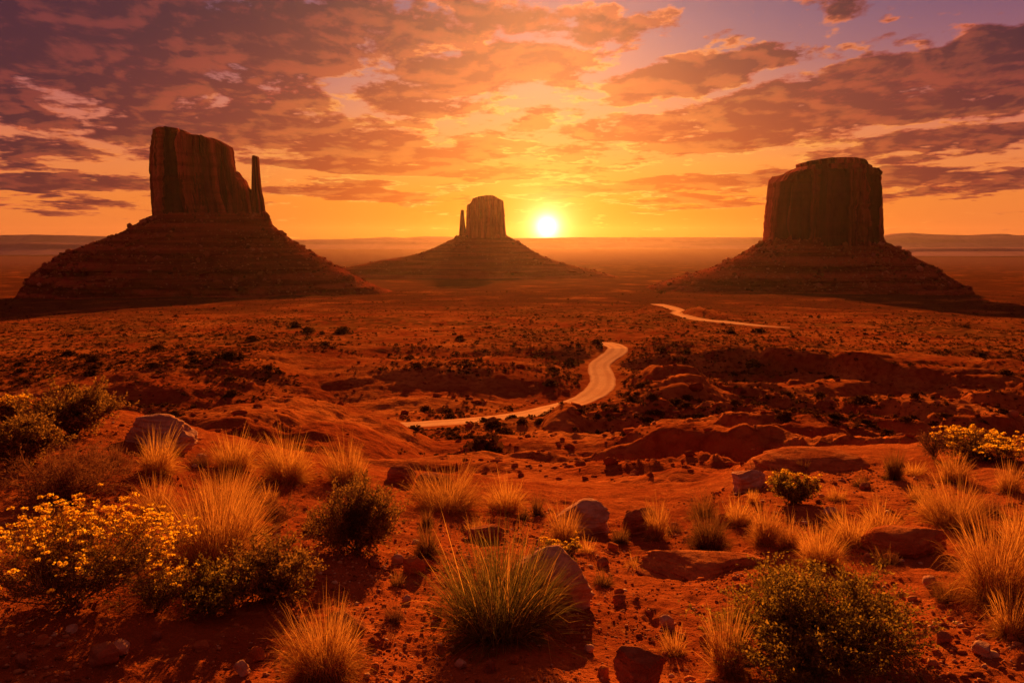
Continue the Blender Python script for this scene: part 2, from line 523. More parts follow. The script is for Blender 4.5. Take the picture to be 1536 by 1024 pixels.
def ground_at(px, py, zf=None, lo=1.0, hi=16000.0):
    """the point of the (smooth) ground that a photograph pixel shows"""
    d = ray(px, py)
    t = np.exp(np.linspace(math.log(lo), math.log(hi), 6000))
    p = d[None, :] * t[:, None] + np.array([0, 0, EYE])
    f = p[:, 2] - (zf(p[:, 0], p[:, 1]) if zf else far_z(np.hypot(p[:, 0], p[:, 1])))
    k = np.argmax(f < 0)
    if k == 0: k = len(t) - 1
    a = f[k - 1] / (f[k - 1] - f[k] + 1e-12)
    return p[k - 1] + (p[k] - p[k - 1]) * a


ROAD1 = [(500, 641), (560, 640), (600, 639), (650, 637), (720, 631), (780, 624), (830, 613), (868, 603), (890, 592), (902, 580), (904, 568), (900, 556), (900, 546), (912, 537), (924, 529), (926, 522), (916, 517), (905, 514)]
ROAD2 = [(985, 456), (1003, 460), (1018, 466), (1014, 473), (1045, 479), (1088, 483), (1143, 489), (1185, 491.5)]


def path(pix, lo):
    q = np.array([ground_at(a, b, lo=lo)[:2] for a, b in pix])
    t = np.concatenate([[0], np.cumsum(np.hypot(*np.diff(q, axis=0).T))])
    # Catmull-Rom through the points
    out = []
    for i in range(len(q) - 1):
        p0, p1, p2, p3 = q[max(i - 1, 0)], q[i], q[i + 1], q[min(i + 2, len(q) - 1)]
        for s in np.linspace(0, 1, 14, endpoint=False):
            out.append(.5 * (2 * p1 + (p2 - p0) * s + (2 * p0 - 5 * p1 + 4 * p2 - p3) * s * s + (3 * p1 - p0 - 3 * p2 + p3) * s ** 3))
    out.append(q[-1])
    out = np.array(out)
    for _ in range(6): out[1:-1] = .25 * out[:-2] + .5 * out[1:-1] + .25 * out[2:]
    return out


R1 = path(ROAD1, 100); R2 = path(ROAD2, 300)
RALL = np.concatenate([R1, R2])


def road_dist(x, y):
    x = np.asarray(x, float); y = np.asarray(y, float)
    sh = x.shape
    x = x.ravel(); y = y.ravel()
    best = np.full(x.shape, 1e9)
    near = np.where((y > 120) & (y < 900) & (np.abs(x) < 400))[0]
    xx, yy = x[near], y[near]
    bb = np.full(xx.shape, 1e9)
    for a in range(0, len(RALL)):
        bb = np.minimum(bb, (xx - RALL[a, 0]) ** 2 + (yy - RALL[a, 1]) ** 2)
    best[near] = np.sqrt(bb)
    return best.reshape(sh)


MOUNDS = [  # crest px, py, depth, half width px, depth sigma, how smooth
    (385, 607, 150, 105, 20), (290, 634, 140, 70, 16), (490, 632, 140, 80, 14), (848, 619, 196, 20, 5), (1010, 552, 285, 36, 12), (1030, 585, 240, 50, 14),
    (760, 690, 110, 70, 10), (1030, 455, 640, 45, 30),
    (230, 560, 270, 140, 20), (640, 555, 300, 120, 16), (760, 548, 320, 60, 12), (480, 520, 400, 150, 22), (330, 540, 330, 140, 18), (660, 600, 262, 60, 8),
]


def ground_z(x, y):
    x = np.atleast_1d(np.asarray(x, float)); y = np.atleast_1d(np.asarray(y, float))
    d = np.hypot(x, y)
    az = np.arctan2(x, y)
    z = far_z(d)
    rd = road_dist(x, y)
    off = 1 - np.exp(-(rd / 16.0) ** 2)                       # 0 on the road
    hm = np.zeros_like(d)
    for (px, py, dep, hw, sd) in MOUNDS:
        cx = (px - CX) / F * dep / (1 if True else 1)
        h = EYE - dep * below(py) - far_z(np.array(math.hypot(cx, dep)))
        h = min(max(h, 1.0), 11.0 if px < 600 else 8.0)
        sx = hw / F * dep * 1.1
        w_ = (np.abs(x - cx) < 3 * sx + 20) & (np.abs(y - dep) < 4 * sd + 20)
        if not w_.any(): continue
        xx, yy = x[w_], y[w_]
        dune = px < 650
        yw = yy + (4 if dune else 9) * fb2(xx, yy, 30, 3, .5, px * .013)
        ddy = np.where(yw < dep, (yw - dep) / (sd * 1.3), (yw - dep) / (sd * 2.0))
        e = np.sqrt(((xx - cx) / sx) ** 2 + ddy ** 2) + (.12 if dune else .35) * fb2(xx, yy, 12, 4, .55, px * .01)
        hm[w_] = np.maximum(hm[w_], h * np.clip(1.0 - (e / 1.9) ** 2, 0, 1) ** 1.6 * (1 + (.10 if dune else .35) * fb2(xx, yy, 9, 3, .5, 2.4)))
    z = z + hm * (1 - np.exp(-(rd / 9.0) ** 2))
    # badlands: gullies and ledges between the ledge and the plain, strongest on the right
    band = sstep(14, 40, d) * (1 - sstep(300, 480, d))
    right = sstep(-.02, .22, az)
    r1 = fb2(x * .42 + .12 * y, y, 46, 4, .5, 3.1, True)
    r2 = fb2(x * .5, y, 15, 4, .55, 8.2, True)
    sc_ = np.clip(d / 95, .2, 1)
    z = z + band * off * sc_ * ((2.4 + 4.0 * right) * (r1 - .25) + (1.0 + 1.0 * right) * (r2 - .3) + (.35 + .3 * right) * (fb2(x, y, 5, 3, .55, 4.8, True) - .3))
    # long banks of eroded red earth, steep towards the viewer, that follow one another down the valley
    ph = 3.3 * np.log(np.maximum(d, 5) / 60.0) + .55 * fb2(x, y, 70, 3, .5, 7.7) + .10 * fb2(x, y, 14, 3, .5, 3.9) + 1.1 * az
    fr = ph - np.floor(ph)
    saw = sstep(0, .20, fr) * (1 - sstep(.24, 1.0, fr))
    hb = (1.6 + 6.0 * sstep(.06, .26, az)) * (.45 + .9 * sstep(-.35, .35, fb2(x, y, 90, 2, .5, 11.3)))
    z = z + band * sstep(70, 110, d) * off * hb * (saw - .35)
    # strata: step the slope
    st = 3.2 * sc_ + .4
    ph = (z + .8 * fb2(x, y, 30, 2, .5, 1.4)) / st
    fr = ph - np.floor(ph)
    stepz = (np.floor(ph) + sstep(.45, .95, fr)) * st
    k = band * off * (.15 + .5 * right) * (.5 + .5 * sstep(-.3, .3, fb2(x, y, 60, 2, .5, 6.6)))
    z = z * (1 - k) + stepz * k
    # the open plain
    pl = sstep(220, 420, d)
    z = z + pl * off * ((2.6 + d / 900) * fb2(x, y, 130, 3, .5, 2.2) + .55 * fb2(x, y, 34, 3, .5, 5.5)) * (1 - .6 * sstep(2500, 7000, d))
    z = z - 26 * sstep(.45, .9, np.abs(az)) * sstep(20, 60, d) * 0
    # the ledge the viewer stands on
    ed = np.interp(az, E_A, E_D); ez = np.interp(az, E_A, E_Z)
    edn = ed * (1 + .07 * fb2(x, y, 1.6, 3, .5, 9.9))
    t = np.clip((d - 1.6) / (ed - 1.6), 0, 1.6)
    zl = ez * t ** 1.15
    bump = .095 * fb2(x, y, 1.9, 4, .5, 4.4) + .052 * fb2(x, y, .42, 4, .6, 7.1)
    rgt = sstep(.02, .18, az)
    zl = zl + bump
    q = .085
    ph = (zl + .35 * y * .12 + .03 * fb2(x, y, .8, 3, .5, 2.7)) / q
    fr = ph - np.floor(ph)
    zs = zl + (np.floor(ph) + sstep(.62, .98, fr) - ph) * q
    kk = .75 * rgt * sstep(-.25, .2, fb2(x, y, 2.2, 2, .5, 3.3))
    zl = zl * (1 - kk) + zs * kk
    zl = zl + .010 * fb2(x, y, .09, 3, .6, 1.1)
    zl = np.where(d < 1.6, bump * .5, zl)
    drop = sstep(1.0, 2.3, d / edn)
    backside = sstep(1.7, 2.2, np.abs(az))                     # behind the viewer the ledge runs on as level ground
    z = zl * (1 - drop * (1 - backside)) + z * drop * (1 - backside)
    z = np.where(backside > 0, z * (1 - backside) + backside * (.06 * fb2(x, y, 3, 3) + 1.5 * sstep(30, 400, d) * fb2(x, y, 200, 2)), z)
    return z


def build_ground():
    core = np.linspace(-.72, .72, 860)
    side = np.concatenate([np.linspace(-math.pi, -.72, 120)[:-1]])
    az = np.concatenate([side, core, -side[::-1]])[:-1]        # full turn, wraps round
    rows = np.concatenate([np.linspace(.9, 2.2, 40), 2.2 * np.exp(np.linspace(0, math.log(13 / 2.2), 430))[1:], 13 * np.exp(np.linspace(0, math.log(80 / 13), 130))[1:],
                           80 * np.exp(np.linspace(0, math.log(1500 / 80), 430))[1:], 1500 * np.exp(np.linspace(0, math.log(15800 / 1500), 90))[1:]])
    A, R = np.meshgrid(az, rows)
    X = np.sin(A) * R; Y = np.cos(A) * R
    Z = ground_z(X, Y)
    V = np.stack([X, Y, Z], -1).reshape(-1, 3)
    Fq = grid_faces(len(rows), len(az), True)
    V = np.concatenate([V, [[0, 0, float(Z[0].mean())]]])
    j = np.arange(len(az))
    fan = np.stack([np.full(len(az), len(V) - 1), (j + 1) % len(az), j], -1)
    Fq = Fq[:, ::-1]
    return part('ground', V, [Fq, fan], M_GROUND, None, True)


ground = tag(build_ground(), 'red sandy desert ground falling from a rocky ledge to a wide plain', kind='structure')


def ribbon(name, P, w0, label, lift=.12):
    T = np.gradient(P, axis=0); T /= np.linalg.norm(T, axis=1)[:, None]
    Nn = np.stack([-T[:, 1], T[:, 0]], 1)
    cols = np.linspace(-1, 1, 17)
    s = np.arange(len(P))
    wv = w0 * (1 + .12 * pn2(s * .11, s * 0 + 3.3))
    if w0 > 7: wv = wv * (1 - .8 * sstep(.72, 1.0, s / s[-1]))
    XY = P[:, None, :] + Nn[:, None, :] * (cols[None, :, None] * wv[:, None, None])
    Z = ground_z(XY[..., 0], XY[..., 1])
    Z = Z.mean(1, keepdims=True) * .6 + Z * .4 + lift * (1 - np.abs(cols) ** 4)[None, :] + .10 - .5 * (np.abs(cols) > .99)[None, :]
    V = np.concatenate([XY, Z[..., None]], -1).reshape(-1, 3)
    o = part(name, V, grid_faces(len(P), 17), M_ROAD, None, True)
    at = o.data.attributes.new('across', 'FLOAT', 'POINT')
    at.data.foreach_set('value', np.tile(cols, len(P)).astype(np.float32))
    return tag(o, label, kind='structure')


ribbon('road', R1, 5.6, 'pale dirt road curving through the valley')
ribbon('road', R2, 8.0, 'pale stretch of dirt road on the far plain')


# ------------------------------------------------------------------ far hills on the skyline
def hills(name, segs, dep, base, seed, label):
    """a range drawn by its skyline: (px, py) pairs, standing at depth dep"""
    xs = np.array([(a - CX) / F * dep for a, b in segs]); zs = np.array([EYE - dep * below(b) for a, b in segs])
    X = np.linspace(xs[0], xs[-1], 500)
    top = np.interp(X, xs, zs)
    top = top + (zs.max() - base) * .03 * fb2(X, X * 0, dep * .02, 4, .55, seed)
    prof = [(-1.0, 0.0), (-.75, .25), (-.5, .5), (-.34, .62), (-.30, .80), (-.16, .9), (-.10, 1.0), (.3, 1.0), (1, 0)]
    depth = dep * .07
    rows = []
    for (o, h) in prof:
        rows.append(np.stack([X, dep + o * depth + depth * .25 * fb2(X, X * 0 + o, dep * .03, 3, .5, seed + 3), base + (top - base) * h], -1))
    V = np.concatenate(rows)
    return tag(part(name, V, grid_faces(len(prof), 500), M_HILL, None, True), label, kind='structure')


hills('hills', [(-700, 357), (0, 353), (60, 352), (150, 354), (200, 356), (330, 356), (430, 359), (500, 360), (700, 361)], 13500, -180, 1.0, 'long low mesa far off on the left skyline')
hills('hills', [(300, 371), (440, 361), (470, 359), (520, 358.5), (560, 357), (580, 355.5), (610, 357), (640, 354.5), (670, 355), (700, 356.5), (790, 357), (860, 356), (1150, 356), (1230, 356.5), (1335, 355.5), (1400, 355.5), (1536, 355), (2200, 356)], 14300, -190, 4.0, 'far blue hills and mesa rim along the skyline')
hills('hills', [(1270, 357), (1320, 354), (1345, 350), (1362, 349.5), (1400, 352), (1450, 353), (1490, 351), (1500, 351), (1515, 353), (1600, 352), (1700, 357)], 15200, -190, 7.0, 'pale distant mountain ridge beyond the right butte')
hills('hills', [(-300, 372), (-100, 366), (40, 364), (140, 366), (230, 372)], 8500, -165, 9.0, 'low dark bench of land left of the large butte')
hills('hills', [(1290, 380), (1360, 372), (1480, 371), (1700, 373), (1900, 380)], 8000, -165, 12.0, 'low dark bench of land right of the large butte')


# ------------------------------------------------------------------ buttes
def true_width(rows, left, right):
    """widen or narrow each level of a rock so that its outline has the measured width (left, right: [(py, px)])"""
    la = np.array(sorted(left)); ra = np.array(sorted(right))
    dl, dr = [], []
    for r in rows:
        dc = r[:, 1] * cp - (r[:, 2] - EYE) * sp
        px = CX + F * r[:, 0] / dc
        py = CY - F * (r[:, 1] * sp + (r[:, 2] - EYE) * cp) / dc
        i, j = px.argmin(), px.argmax()
        dl.append(np.interp(py[i], la[:, 0], la[:, 1]) - px[i]); dr.append(np.interp(py[j], ra[:, 0], ra[:, 1]) - px[j])
    k = np.hanning(15); k /= k.sum()
    dl = np.convolve(np.pad(dl, 7, 'edge'), k, 'valid'); dr = np.convolve(np.pad(dr, 7, 'edge'), k, 'valid')
    out = []
    for r, a, b in zip(rows, dl, dr):
        x0, x1 = r[:, 0].min(), r[:, 0].max()
        t = (r[:, 0] - x0) / (x1 - x0 + 1e-9)
        q = r.copy(); q[:, 0] += (a * (1 - t) + b * t) / F * r[:, 1].mean()
        out.append(q)
    return out


def cliff(px_scale, cx_px, depth, left, right, top, zbase, dep_ratio, seed, n=3.2, P=900, R=96, amp=1.0):
    """a fluted rock tower. left/right: [(py, px)] edges; top: [(px, py)] skyline; pixels of the photograph at this depth"""
    def X(px): return (px - CX) / F * depth
    def Z(py): return EYE - depth * below(py)
    zl = np.array(sorted([(Z(a), X(b)) for a, b in left])); zr = np.array(sorted([(Z(a), X(b)) for a, b in right]))
    tx = np.array([X(a) for a, b in top]); tz = np.array([Z(b) for a, b in top])
    th = np.linspace(0, 2 * np.pi, 4000)
    c, s = np.cos(th), np.sin(th)
    ex = np.sign(c) * np.abs(c) ** (2 / n); ey = np.sign(s) * np.abs(s) ** (2 / n)
    L = np.concatenate([[0], np.cumsum(np.hypot(np.diff(ex), np.diff(ey) * dep_ratio))])
    u = np.interp(np.linspace(0, L[-1], P, endpoint=False), L, th)
    c, s = np.cos(u), np.sin(u)
    ex = np.sign(c) * np.abs(c) ** (2 / n); ey = np.sign(s) * np.abs(s) ** (2 / n)
    def ends(z): return np.interp(z, zl[:, 0], zl[:, 1]), np.interp(z, zr[:, 0], zr[:, 1])
    rg = np.random.default_rng(int(seed * 100))
    sarc = np.interp(u, th, L) / L[-1]
    tones = []

    def columns(mean, off, depth_, nz):
        n_ = max(6, int(round(perim / mean)))
        wd_ = np.exp(rg.normal(0, .55, n_)); cuts = np.cumsum(wd_) / wd_.sum() - .5 * wd_[-1] / wd_.sum()
        o0 = rg.normal(0, off, n_); tn = rg.uniform(0, 1, n_)
        steps = [(rg.uniform(.1, 1.0, n_), rg.normal(0, off * .8, n_)) for _ in range(nz)]
        def f(t, zz):
            sw = (sarc + .10 * mean / perim * pn2(zz / (mean * 1.6), sarc * 9 + seed)) % 1.0
            k = np.searchsorted(cuts, sw) % n_
            lo = cuts[k - 1]; hi = cuts[k]
            wd = (hi - lo) % 1.0 + 1e-6
            q = np.clip(((sw - lo) % 1.0) / wd * 2 - 1, -1, 1)
            o = o0[k].copy(); tones.append(tn[k])
            for (zb_, dd) in steps: o += np.where(t > zb_[k], dd[k], 0)
            return o - depth_ * np.abs(q) ** 8 - depth_ * .20 * q * q
        return f
    def topz(k):
        a, b = ends(tz.mean() + 0 * k)
        a2, b2 = tx[0], tx[-1]
        return np.interp(a2 + (k * .5 + .5) * (b2 - a2), tx, tz)
    H = topz(ex)
    rows = []
    wid = zr[0, 1] - zl[0, 1]
    sc = wid / 170.0
    perim = 2 * (wid + wid * dep_ratio) / sc
    colA = columns(32, 6.5, 19.0, 2); colB = columns(12, 2.4, 7.5, 2)
    for i in range(R):
        t = i / (R - 1)
        z = zbase + (H - zbase) * t
        a, b = ends(z)
        mid = (a + b) / 2; hw = (b - a) / 2
        x = mid + ex * hw
        hy = wid / 2 * dep_ratio * (.95 + .05 * (hw * 2 / wid)) * (1 - .05 * t)
        y = depth + ey * hy
        # outward displacement: buttresses, columns, cracks, bedding
        bx, by = x / sc, y / sc; bz = z / sc
        f1 = fb3(bx / 34 + seed, by / 34, bz / 300, 2, .5, True)
        f2 = fb3(bx / 12 + seed, by / 12, bz / 90, 2, .5)
        ck = np.abs(pn3(bx / 24 + seed * 2, by / 24, bz / 220)); ck = 1 - np.clip(ck / .13, 0, 1)
        ck2 = np.abs(pn3(bx / 10 + seed * 3, by / 10, bz / 80)); ck2 = 1 - np.clip(ck2 / .14, 0, 1)
        f3 = fb3(bx / 4.5 + seed, by / 4.5, bz / 12, 3, .55)
        bed = pn3(bx / 60, by / 60 + seed, bz / 7.0)
        bed = np.sign(bed) * np.abs(bed) ** .6
        dsp = (10.0 * (f1 - .45) + 4 * f2 + colA(t, bz) + 2.0 + colB(t, bz) - 3.0 * ck2 + 2.6 * f3 + 2.2 * bed) * sc * amp
        dsp = dsp * (1 - .35 * sstep(.93, 1, t))
        nx, ny = np.abs(ex) ** (n - 1) * np.sign(ex), np.abs(ey) ** (n - 1) * np.sign(ey)
        q = np.hypot(nx, ny) + 1e-9
        side = np.abs(nx / q)
        x = x + nx / q * dsp * (1 - .7 * side); y = y + ny / q * dsp
        zz = z + (sstep(.55, 1, t)) * 3.4 * sc * amp * fb3(bx / 9, by / 9, seed * 5, 3, .6)
        rows.append(np.stack([x, y, zz], -1))
    rows = true_width(rows, left, right)
    last = rows[-1]
    ctr = last.mean(0)
    for k in np.linspace(.93, .02, 12):
        xy = ctr[:2] + (last[:, :2] - ctr[:2]) * k
        zz = topz(ex * k) + 1.2 * sc * amp * fb2(xy[:, 0], xy[:, 1], 14 * sc, 3, .5, seed)
        zz = zz + 1.0 * sc * amp * sstep(.9, .6, k)
        rows.append(np.concatenate([xy, zz[:, None]], 1))
    V = np.concatenate(rows)
    tone = np.concatenate([.65 * tones[2 * i] + .35 * tones[2 * i + 1] for i in range(R)] + [.65 * tones[-2] + .35 * tones[-1]] * 12)
    return V, grid_faces(len(rows), P, True), tone


def talus(depth, left, right, dep_ratio, seed, P=700, sub=130, zdrop=25):
    """scree apron: contour rings between a left and right profile [(py, px)] from the cliff foot down"""
    def X(px): return (px - CX) / F * depth
    def Z(py): return EYE - depth * below(py)
    L = np.array([(Z(a), X(b)) for a, b in left]); Rr = np.array([(Z(a), X(b)) for a, b in right])
    za, zb = L[0, 0], min(L[-1, 0], Rr[-1, 0])
    zs = np.concatenate([np.linspace(za, zb, sub), np.linspace(zb, zb - zdrop, 8)[1:]])
    def edge(T, z):
        o = np.argsort(T[:, 0]); v = np.interp(z, T[o, 0], T[o, 1])
        return v
    th = np.linspace(0, 2 * np.pi, P, endpoint=False)
    c, s = np.cos(th), np.sin(th)
    n = 2.3
    ex = np.sign(c) * np.abs(c) ** (2 / n); ey = np.sign(s) * np.abs(s) ** (2 / n)
    rows = []
    w0 = edge(Rr, za) - edge(L, za)
    for i, z in enumerate(zs):
        t = min(i / (sub - 1), 1.0)
        zz0 = max(z, zb)
        a, b = edge(L, zz0), edge(Rr, zz0)
        if z < zb: a -= (zb - z) * 2.5; b += (zb - z) * 2.5
        mid, hw = (a + b) / 2, (b - a) / 2
        x = mid + ex * hw; y = depth + ey * (w0 / 2 * dep_ratio + (hw - w0 / 2) * .46)
        g1 = fb3(x / 55 + seed, y / 55, z / 200, 3, .55, True)
        g2 = fb3(x / 9 + seed, y / 9, z / 9, 3, .6)
        g3 = fb3(x / 3.6 + seed, y / 3.6, z / 3.6, 2, .5, True)
        # hard beds stand out as small steps, soft ones recede
        bedph = (z + 9 * fb2(x, y, 160, 3, .5, seed)) / 23.0
        fr = bedph - np.floor(bedph)
        led = sstep(.0, .06, fr) * (1 - sstep(.22, .75, fr)) * (.5 + .7 * (pn2(np.floor(bedph) * 3.7 + seed, x * 0 + 1.5)) + 1.3 * fb2(x, y, 60, 3, .55, seed + 4))
        g4 = fb3(x / 22 + seed, y / 22, z / 90, 2, .5, True)
        led = np.clip(led, -.1, 1.5)
        dsp = (24 * (g1 - .45) + 9 * (g4 - .45)) * t + (5.0 * g2 + 2.6 * g3) * (.3 + t) + 13 * led * (.2 + t)
        q = np.hypot(ex, ey)
        side = np.abs(ex / q) ** 4
        dsp = dsp - 3.0 * t
        x = x + ex / q * dsp * (1 - .8 * side); y = y + ey / q * dsp
        rows.append(np.stack([x, y, z + 1.4 * g2 + .8 * g3], -1))
    rows_last = rows[sub - 1]
    rows = true_width(rows[:sub], left, right) + rows[sub:]
    dx_ = rows[sub - 1][:, 0] - rows_last[:, 0]
    for i in range(sub, len(rows)): rows[i] = rows[i] + np.stack([dx_, 0 * dx_, 0 * dx_], 1)
    V = np.concatenate(rows)
    return V, grid_faces(len(rows), P, True)[:, ::-1]


def blocks(root, VF, n, lo, hi, seed, mat):
    """fallen blocks resting on a scree apron"""
    V, Fc = VF
    rng = np.random.default_rng(seed)
    nv = len(V)
    w = rng.integers(0, int(nv * .9), n * 3)
    c = V[w]
    k = fb3(c[:, 0] / 45, c[:, 1] / 45, c[:, 2] / 30, 2) + rng.normal(0, .15, len(c)) > .02
    c = c[k][:n]
    s = np.clip(np.exp(rng.normal(math.log(lo), .55, len(c))), lo * .4, hi)
    S = np.stack([s * rng.uniform(.8, 1.5, len(s)), s, s * rng.uniform(.6, 1.1, len(s))], 1)
    bm = bmesh.new(); bmesh.ops.create_icosphere(bm, subdivisions=1, radius=1)
    bv = np.array([v.co[:] for v in bm.verts]); bf = np.array([[v.index for v in f.verts] for f in bm.faces]); bm.free()
    VV = np.repeat(bv[None], len(c), 0) * (1 + rng.normal(0, .22, (len(c), len(bv), 1)))
    VV = VV * S[:, None, :] + c[:, None, :] + np.array([0, 0, .15]) * s[:, None, None] - np.array(root.location)
    FF = bf[None] + (np.arange(len(c)) * len(bv))[:, None, None]
    o = part('fallen_blocks', VV.reshape(-1, 3), FF.reshape(-1, 3), mat, root)
    o['kind'] = 'stuff'


# left butte
D = 1250
b1 = empty('sandstone_butte', ((300 - CX) / F * D, D, -80))
tag(b1, 'tall flat topped sandstone butte with a thin detached spire on its right', 'butte')


def under(root, name, VF, mat, smooth=True, label=None):
    V, Fc = VF[0], VF[1]
    smooth = False
    V = V - np.array(root.location)
    o = part(name, V, Fc, mat, root, smooth)
    if len(VF) > 2:
        o.data.attributes.new('tone', 'FLOAT', 'POINT').data.foreach_set('value', VF[2].astype(np.float32))
    if label: o['label'] = label
    return o


zc = lambda py, D: EYE - D * below(py)
under(b1, 'cliff', cliff(1, 300, D, [(335, 228), (322, 228), (300, 226), (250, 223), (225, 224), (205, 227), (196, 228)], [(335, 372), (322, 371), (290, 360), (250, 353), (222, 350), (200, 346)],
                         [(228, 200), (231, 196.5), (248, 194.5), (266, 195), (268, 202), (290, 204), (312, 207), (325, 209), (340, 215), (350, 222)], zc(335, D), .55, 1.3), M_ROCK)
under(b1, 'buttress', cliff(1, 366, D, [(335, 346), (300, 348), (262, 352)], [(335, 388), (310, 384), (290, 379), (262, 368)],
                            [(354, 257), (358, 262), (362, 267), (366, 270), (369, 279), (374, 283), (377, 290)], zc(335, D), .9, 5.2, P=260, R=50, amp=1.2), M_ROCK)
under(b1, 'spire', cliff(1, 384, D, [(338, 376), (300, 377), (262, 377.5), (236, 378)], [(338, 402), (322, 399), (300, 396), (285, 392.5), (262, 390), (236, 388)],
                         [(378, 236), (380, 234.5), (384, 234), (388, 235.5)], zc(338, D), .8, 9.7, n=2.6, P=200, R=70, amp=.8), M_ROCK)
under(b1, 'rock_knob', cliff(1, 400, D, [(342, 388), (318, 393)], [(342, 407), (325, 405), (318, 402)], [(393, 322), (397, 317), (400, 319), (404, 324)], zc(342, D), .9, 3.7, n=2.6, P=120, R=30), M_ROCK)
_t = talus(D, [(321, 236), (326, 220), (333, 210), (341, 192), (346, 188), (352, 172), (360, 150), (372, 116), (381, 88), (386, 82), (396, 70), (402, 58), (408, 50), (425, 36), (440, 24)],
                               [(321, 392), (328, 405), (338, 410), (350, 424), (362, 440), (375, 462), (388, 488), (397, 502), (408, 522), (425, 555), (440, 590)], .55, 2.0)
under(b1, 'talus_slope', _t, M_TALUS)
blocks(b1, _t, 2600, 1.3, 6, 1, M_BLOCK)

# middle butte
D = 2300
b2 = empty('sandstone_butte', ((730 - CX) / F * D, D, -106))
tag(b2, 'small far butte in the middle, beside the setting sun', 'butte')
_c = cliff(1, 729, D, [(357, 698), (340, 699), (320, 699.5), (306, 700.5)], [(357, 760), (340, 758), (320, 757), (302, 755)],
                         [(700, 308), (705, 306), (709, 299), (718, 296), (730, 294), (742, 294.5), (750, 299), (755, 301)], zc(357, D), .8, 4.4, P=360, R=60, amp=.8)
under(b2, 'cliff', (_c[0], _c[1], .30 + .25 * _c[2]), M_ROCK)
under(b2, 'spire', cliff(1, 694, D, [(357, 688), (335, 689.5), (316, 691)], [(357, 701), (335, 697.5), (316, 696)], [(691, 316), (693, 314.5), (696, 315.5)], zc(357, D), .9, 6.1, n=2.6, P=120, R=40, amp=.5), M_ROCK)
_t = talus(D, [(350, 695), (356, 686), (362, 670), (364, 668), (370, 655), (378, 636), (384, 612), (390, 575), (396, 545), (408, 480), (416, 430)],
                               [(350, 756), (354, 762), (362, 776), (370, 790), (377, 800), (384, 814), (390, 830), (398, 858), (416, 930)], .55, 6.0, P=420, sub=80)
under(b2, 'talus_slope', _t, M_TALUS)
blocks(b2, _t, 700, 1.6, 6, 2, M_BLOCK)

# right butte
D = 1400
b3 = empty('sandstone_butte', ((1235 - CX) / F * D, D, -82))
tag(b3, 'broad blocky butte with fluted walls and a stepped cap, standing on the right', 'butte')
under(b3, 'cliff', cliff(1, 1235, D, [(368, 1145), (340, 1147), (300, 1151), (275, 1154)], [(368, 1325), (340, 1324), (300, 1323), (275, 1321)],
                         [(1154, 274), (1167, 273), (1168.5, 265), (1178, 260), (1300, 258), (1312, 263), (1316, 272), (1321, 274)], zc(368, D), .85, 7.7, n=3.0), M_ROCK)
under(b3, 'upper_tier', cliff(1, 1245, D, [(270, 1172), (254, 1180)], [(270, 1315), (254, 1309)],
                             [(1176, 262), (1184, 256), (1192, 252), (1240, 250), (1300, 251), (1308, 257), (1312, 262)], zc(270, D), .84, 4.9, P=400, R=26, amp=.6), M_ROCK)
under(b3, 'cap_rock', cliff(1, 1247, D, [(258, 1196), (248, 1194), (240, 1195)], [(258, 1300), (248, 1303), (240, 1301)],
                            [(1194, 247), (1197, 244.5), (1215, 242), (1235, 240), (1270, 240), (1288, 242), (1301, 247)], zc(258, D), .8, 2.9, P=360, R=22, amp=.4), M_ROCK)
_t = talus(D, [(357, 1156), (361, 1143), (368, 1132), (376, 1119), (378, 1116), (388, 1099), (396, 1081), (401, 1068), (406, 1052), (412, 1030), (426, 985), (436, 955)],
                               [(357, 1314), (361, 1326), (370, 1344), (380, 1362), (390, 1380), (400, 1402), (404, 1412), (410, 1416), (424, 1440), (436, 1462)], .85, 9.0)
under(b3, 'talus_slope', _t, M_TALUS)
blocks(b3, _t, 2200, 1.4, 6, 3, M_BLOCK)

# ------------------------------------------------------------------ plants: builders
def leaf_mat(name, c1, c2, trans=.45, rough=.75):
    def build(n):
        rnd = n.new('ShaderNodeNewGeometry').outputs['Random Per Island']
        oi = n.new('ShaderNodeObjectInfo').outputs['Random']
        t = n.m('FRACT', n.m('ADD', rnd, n.m('MULTIPLY', oi, .35)))
        c = n.mix(t, (*c1, 1), (*c2, 1))
        a = principled(n, c, rough, None, .2)
        tr = n.new('ShaderNodeBsdfTranslucent'); n.put(tr.inputs[0], c)
        mx = n.new('ShaderNodeMixShader'); n.put(mx.inputs[0], trans)
        n.l.new(a, mx.inputs[1]); n.l.new(tr.outputs[0], mx.inputs[2])
        return mx.outputs[0]
    return material(name, build)


M_GOLD = leaf_mat('straw_gold', (.44, .165, .034), (.80, .38, .075), .55)
M_STRAW = leaf_mat('dry_straw', (.34, .125, .030), (.72, .31, .065), .55)
M_GREENG = leaf_mat('green_blade', (.10, .075, .018), (.34, .20, .045), .4)
M_SAGE = leaf_mat('sage_leaf', (.13, .060, .016), (.44, .20, .040), .5)
M_GREEN = leaf_mat('green_leaf', (.13, .080, .014), (.46, .25, .035), .5)
M_RUST = leaf_mat('dry_twig', (.20, .065, .025), (.40, .15, .055), .3)
M_DARK = leaf_mat('dark_blade', (.12, .048, .016), (.36, .14, .036), .45)
M_STEM = leaf_mat('grey_stem', (.13, .070, .035), (.30, .17, .085), .1)
M_FLOWER = leaf_mat('yellow_flower', (.86, .44, .02), (.97, .60, .05), .6)
M_SCRUB = leaf_mat('valley_scrub', (.040, .014, .006), (.14, .042, .012), .25)
M_SCRUB2 = leaf_mat('valley_brush', (.14, .034, .009), (.32, .090, .020), .35)


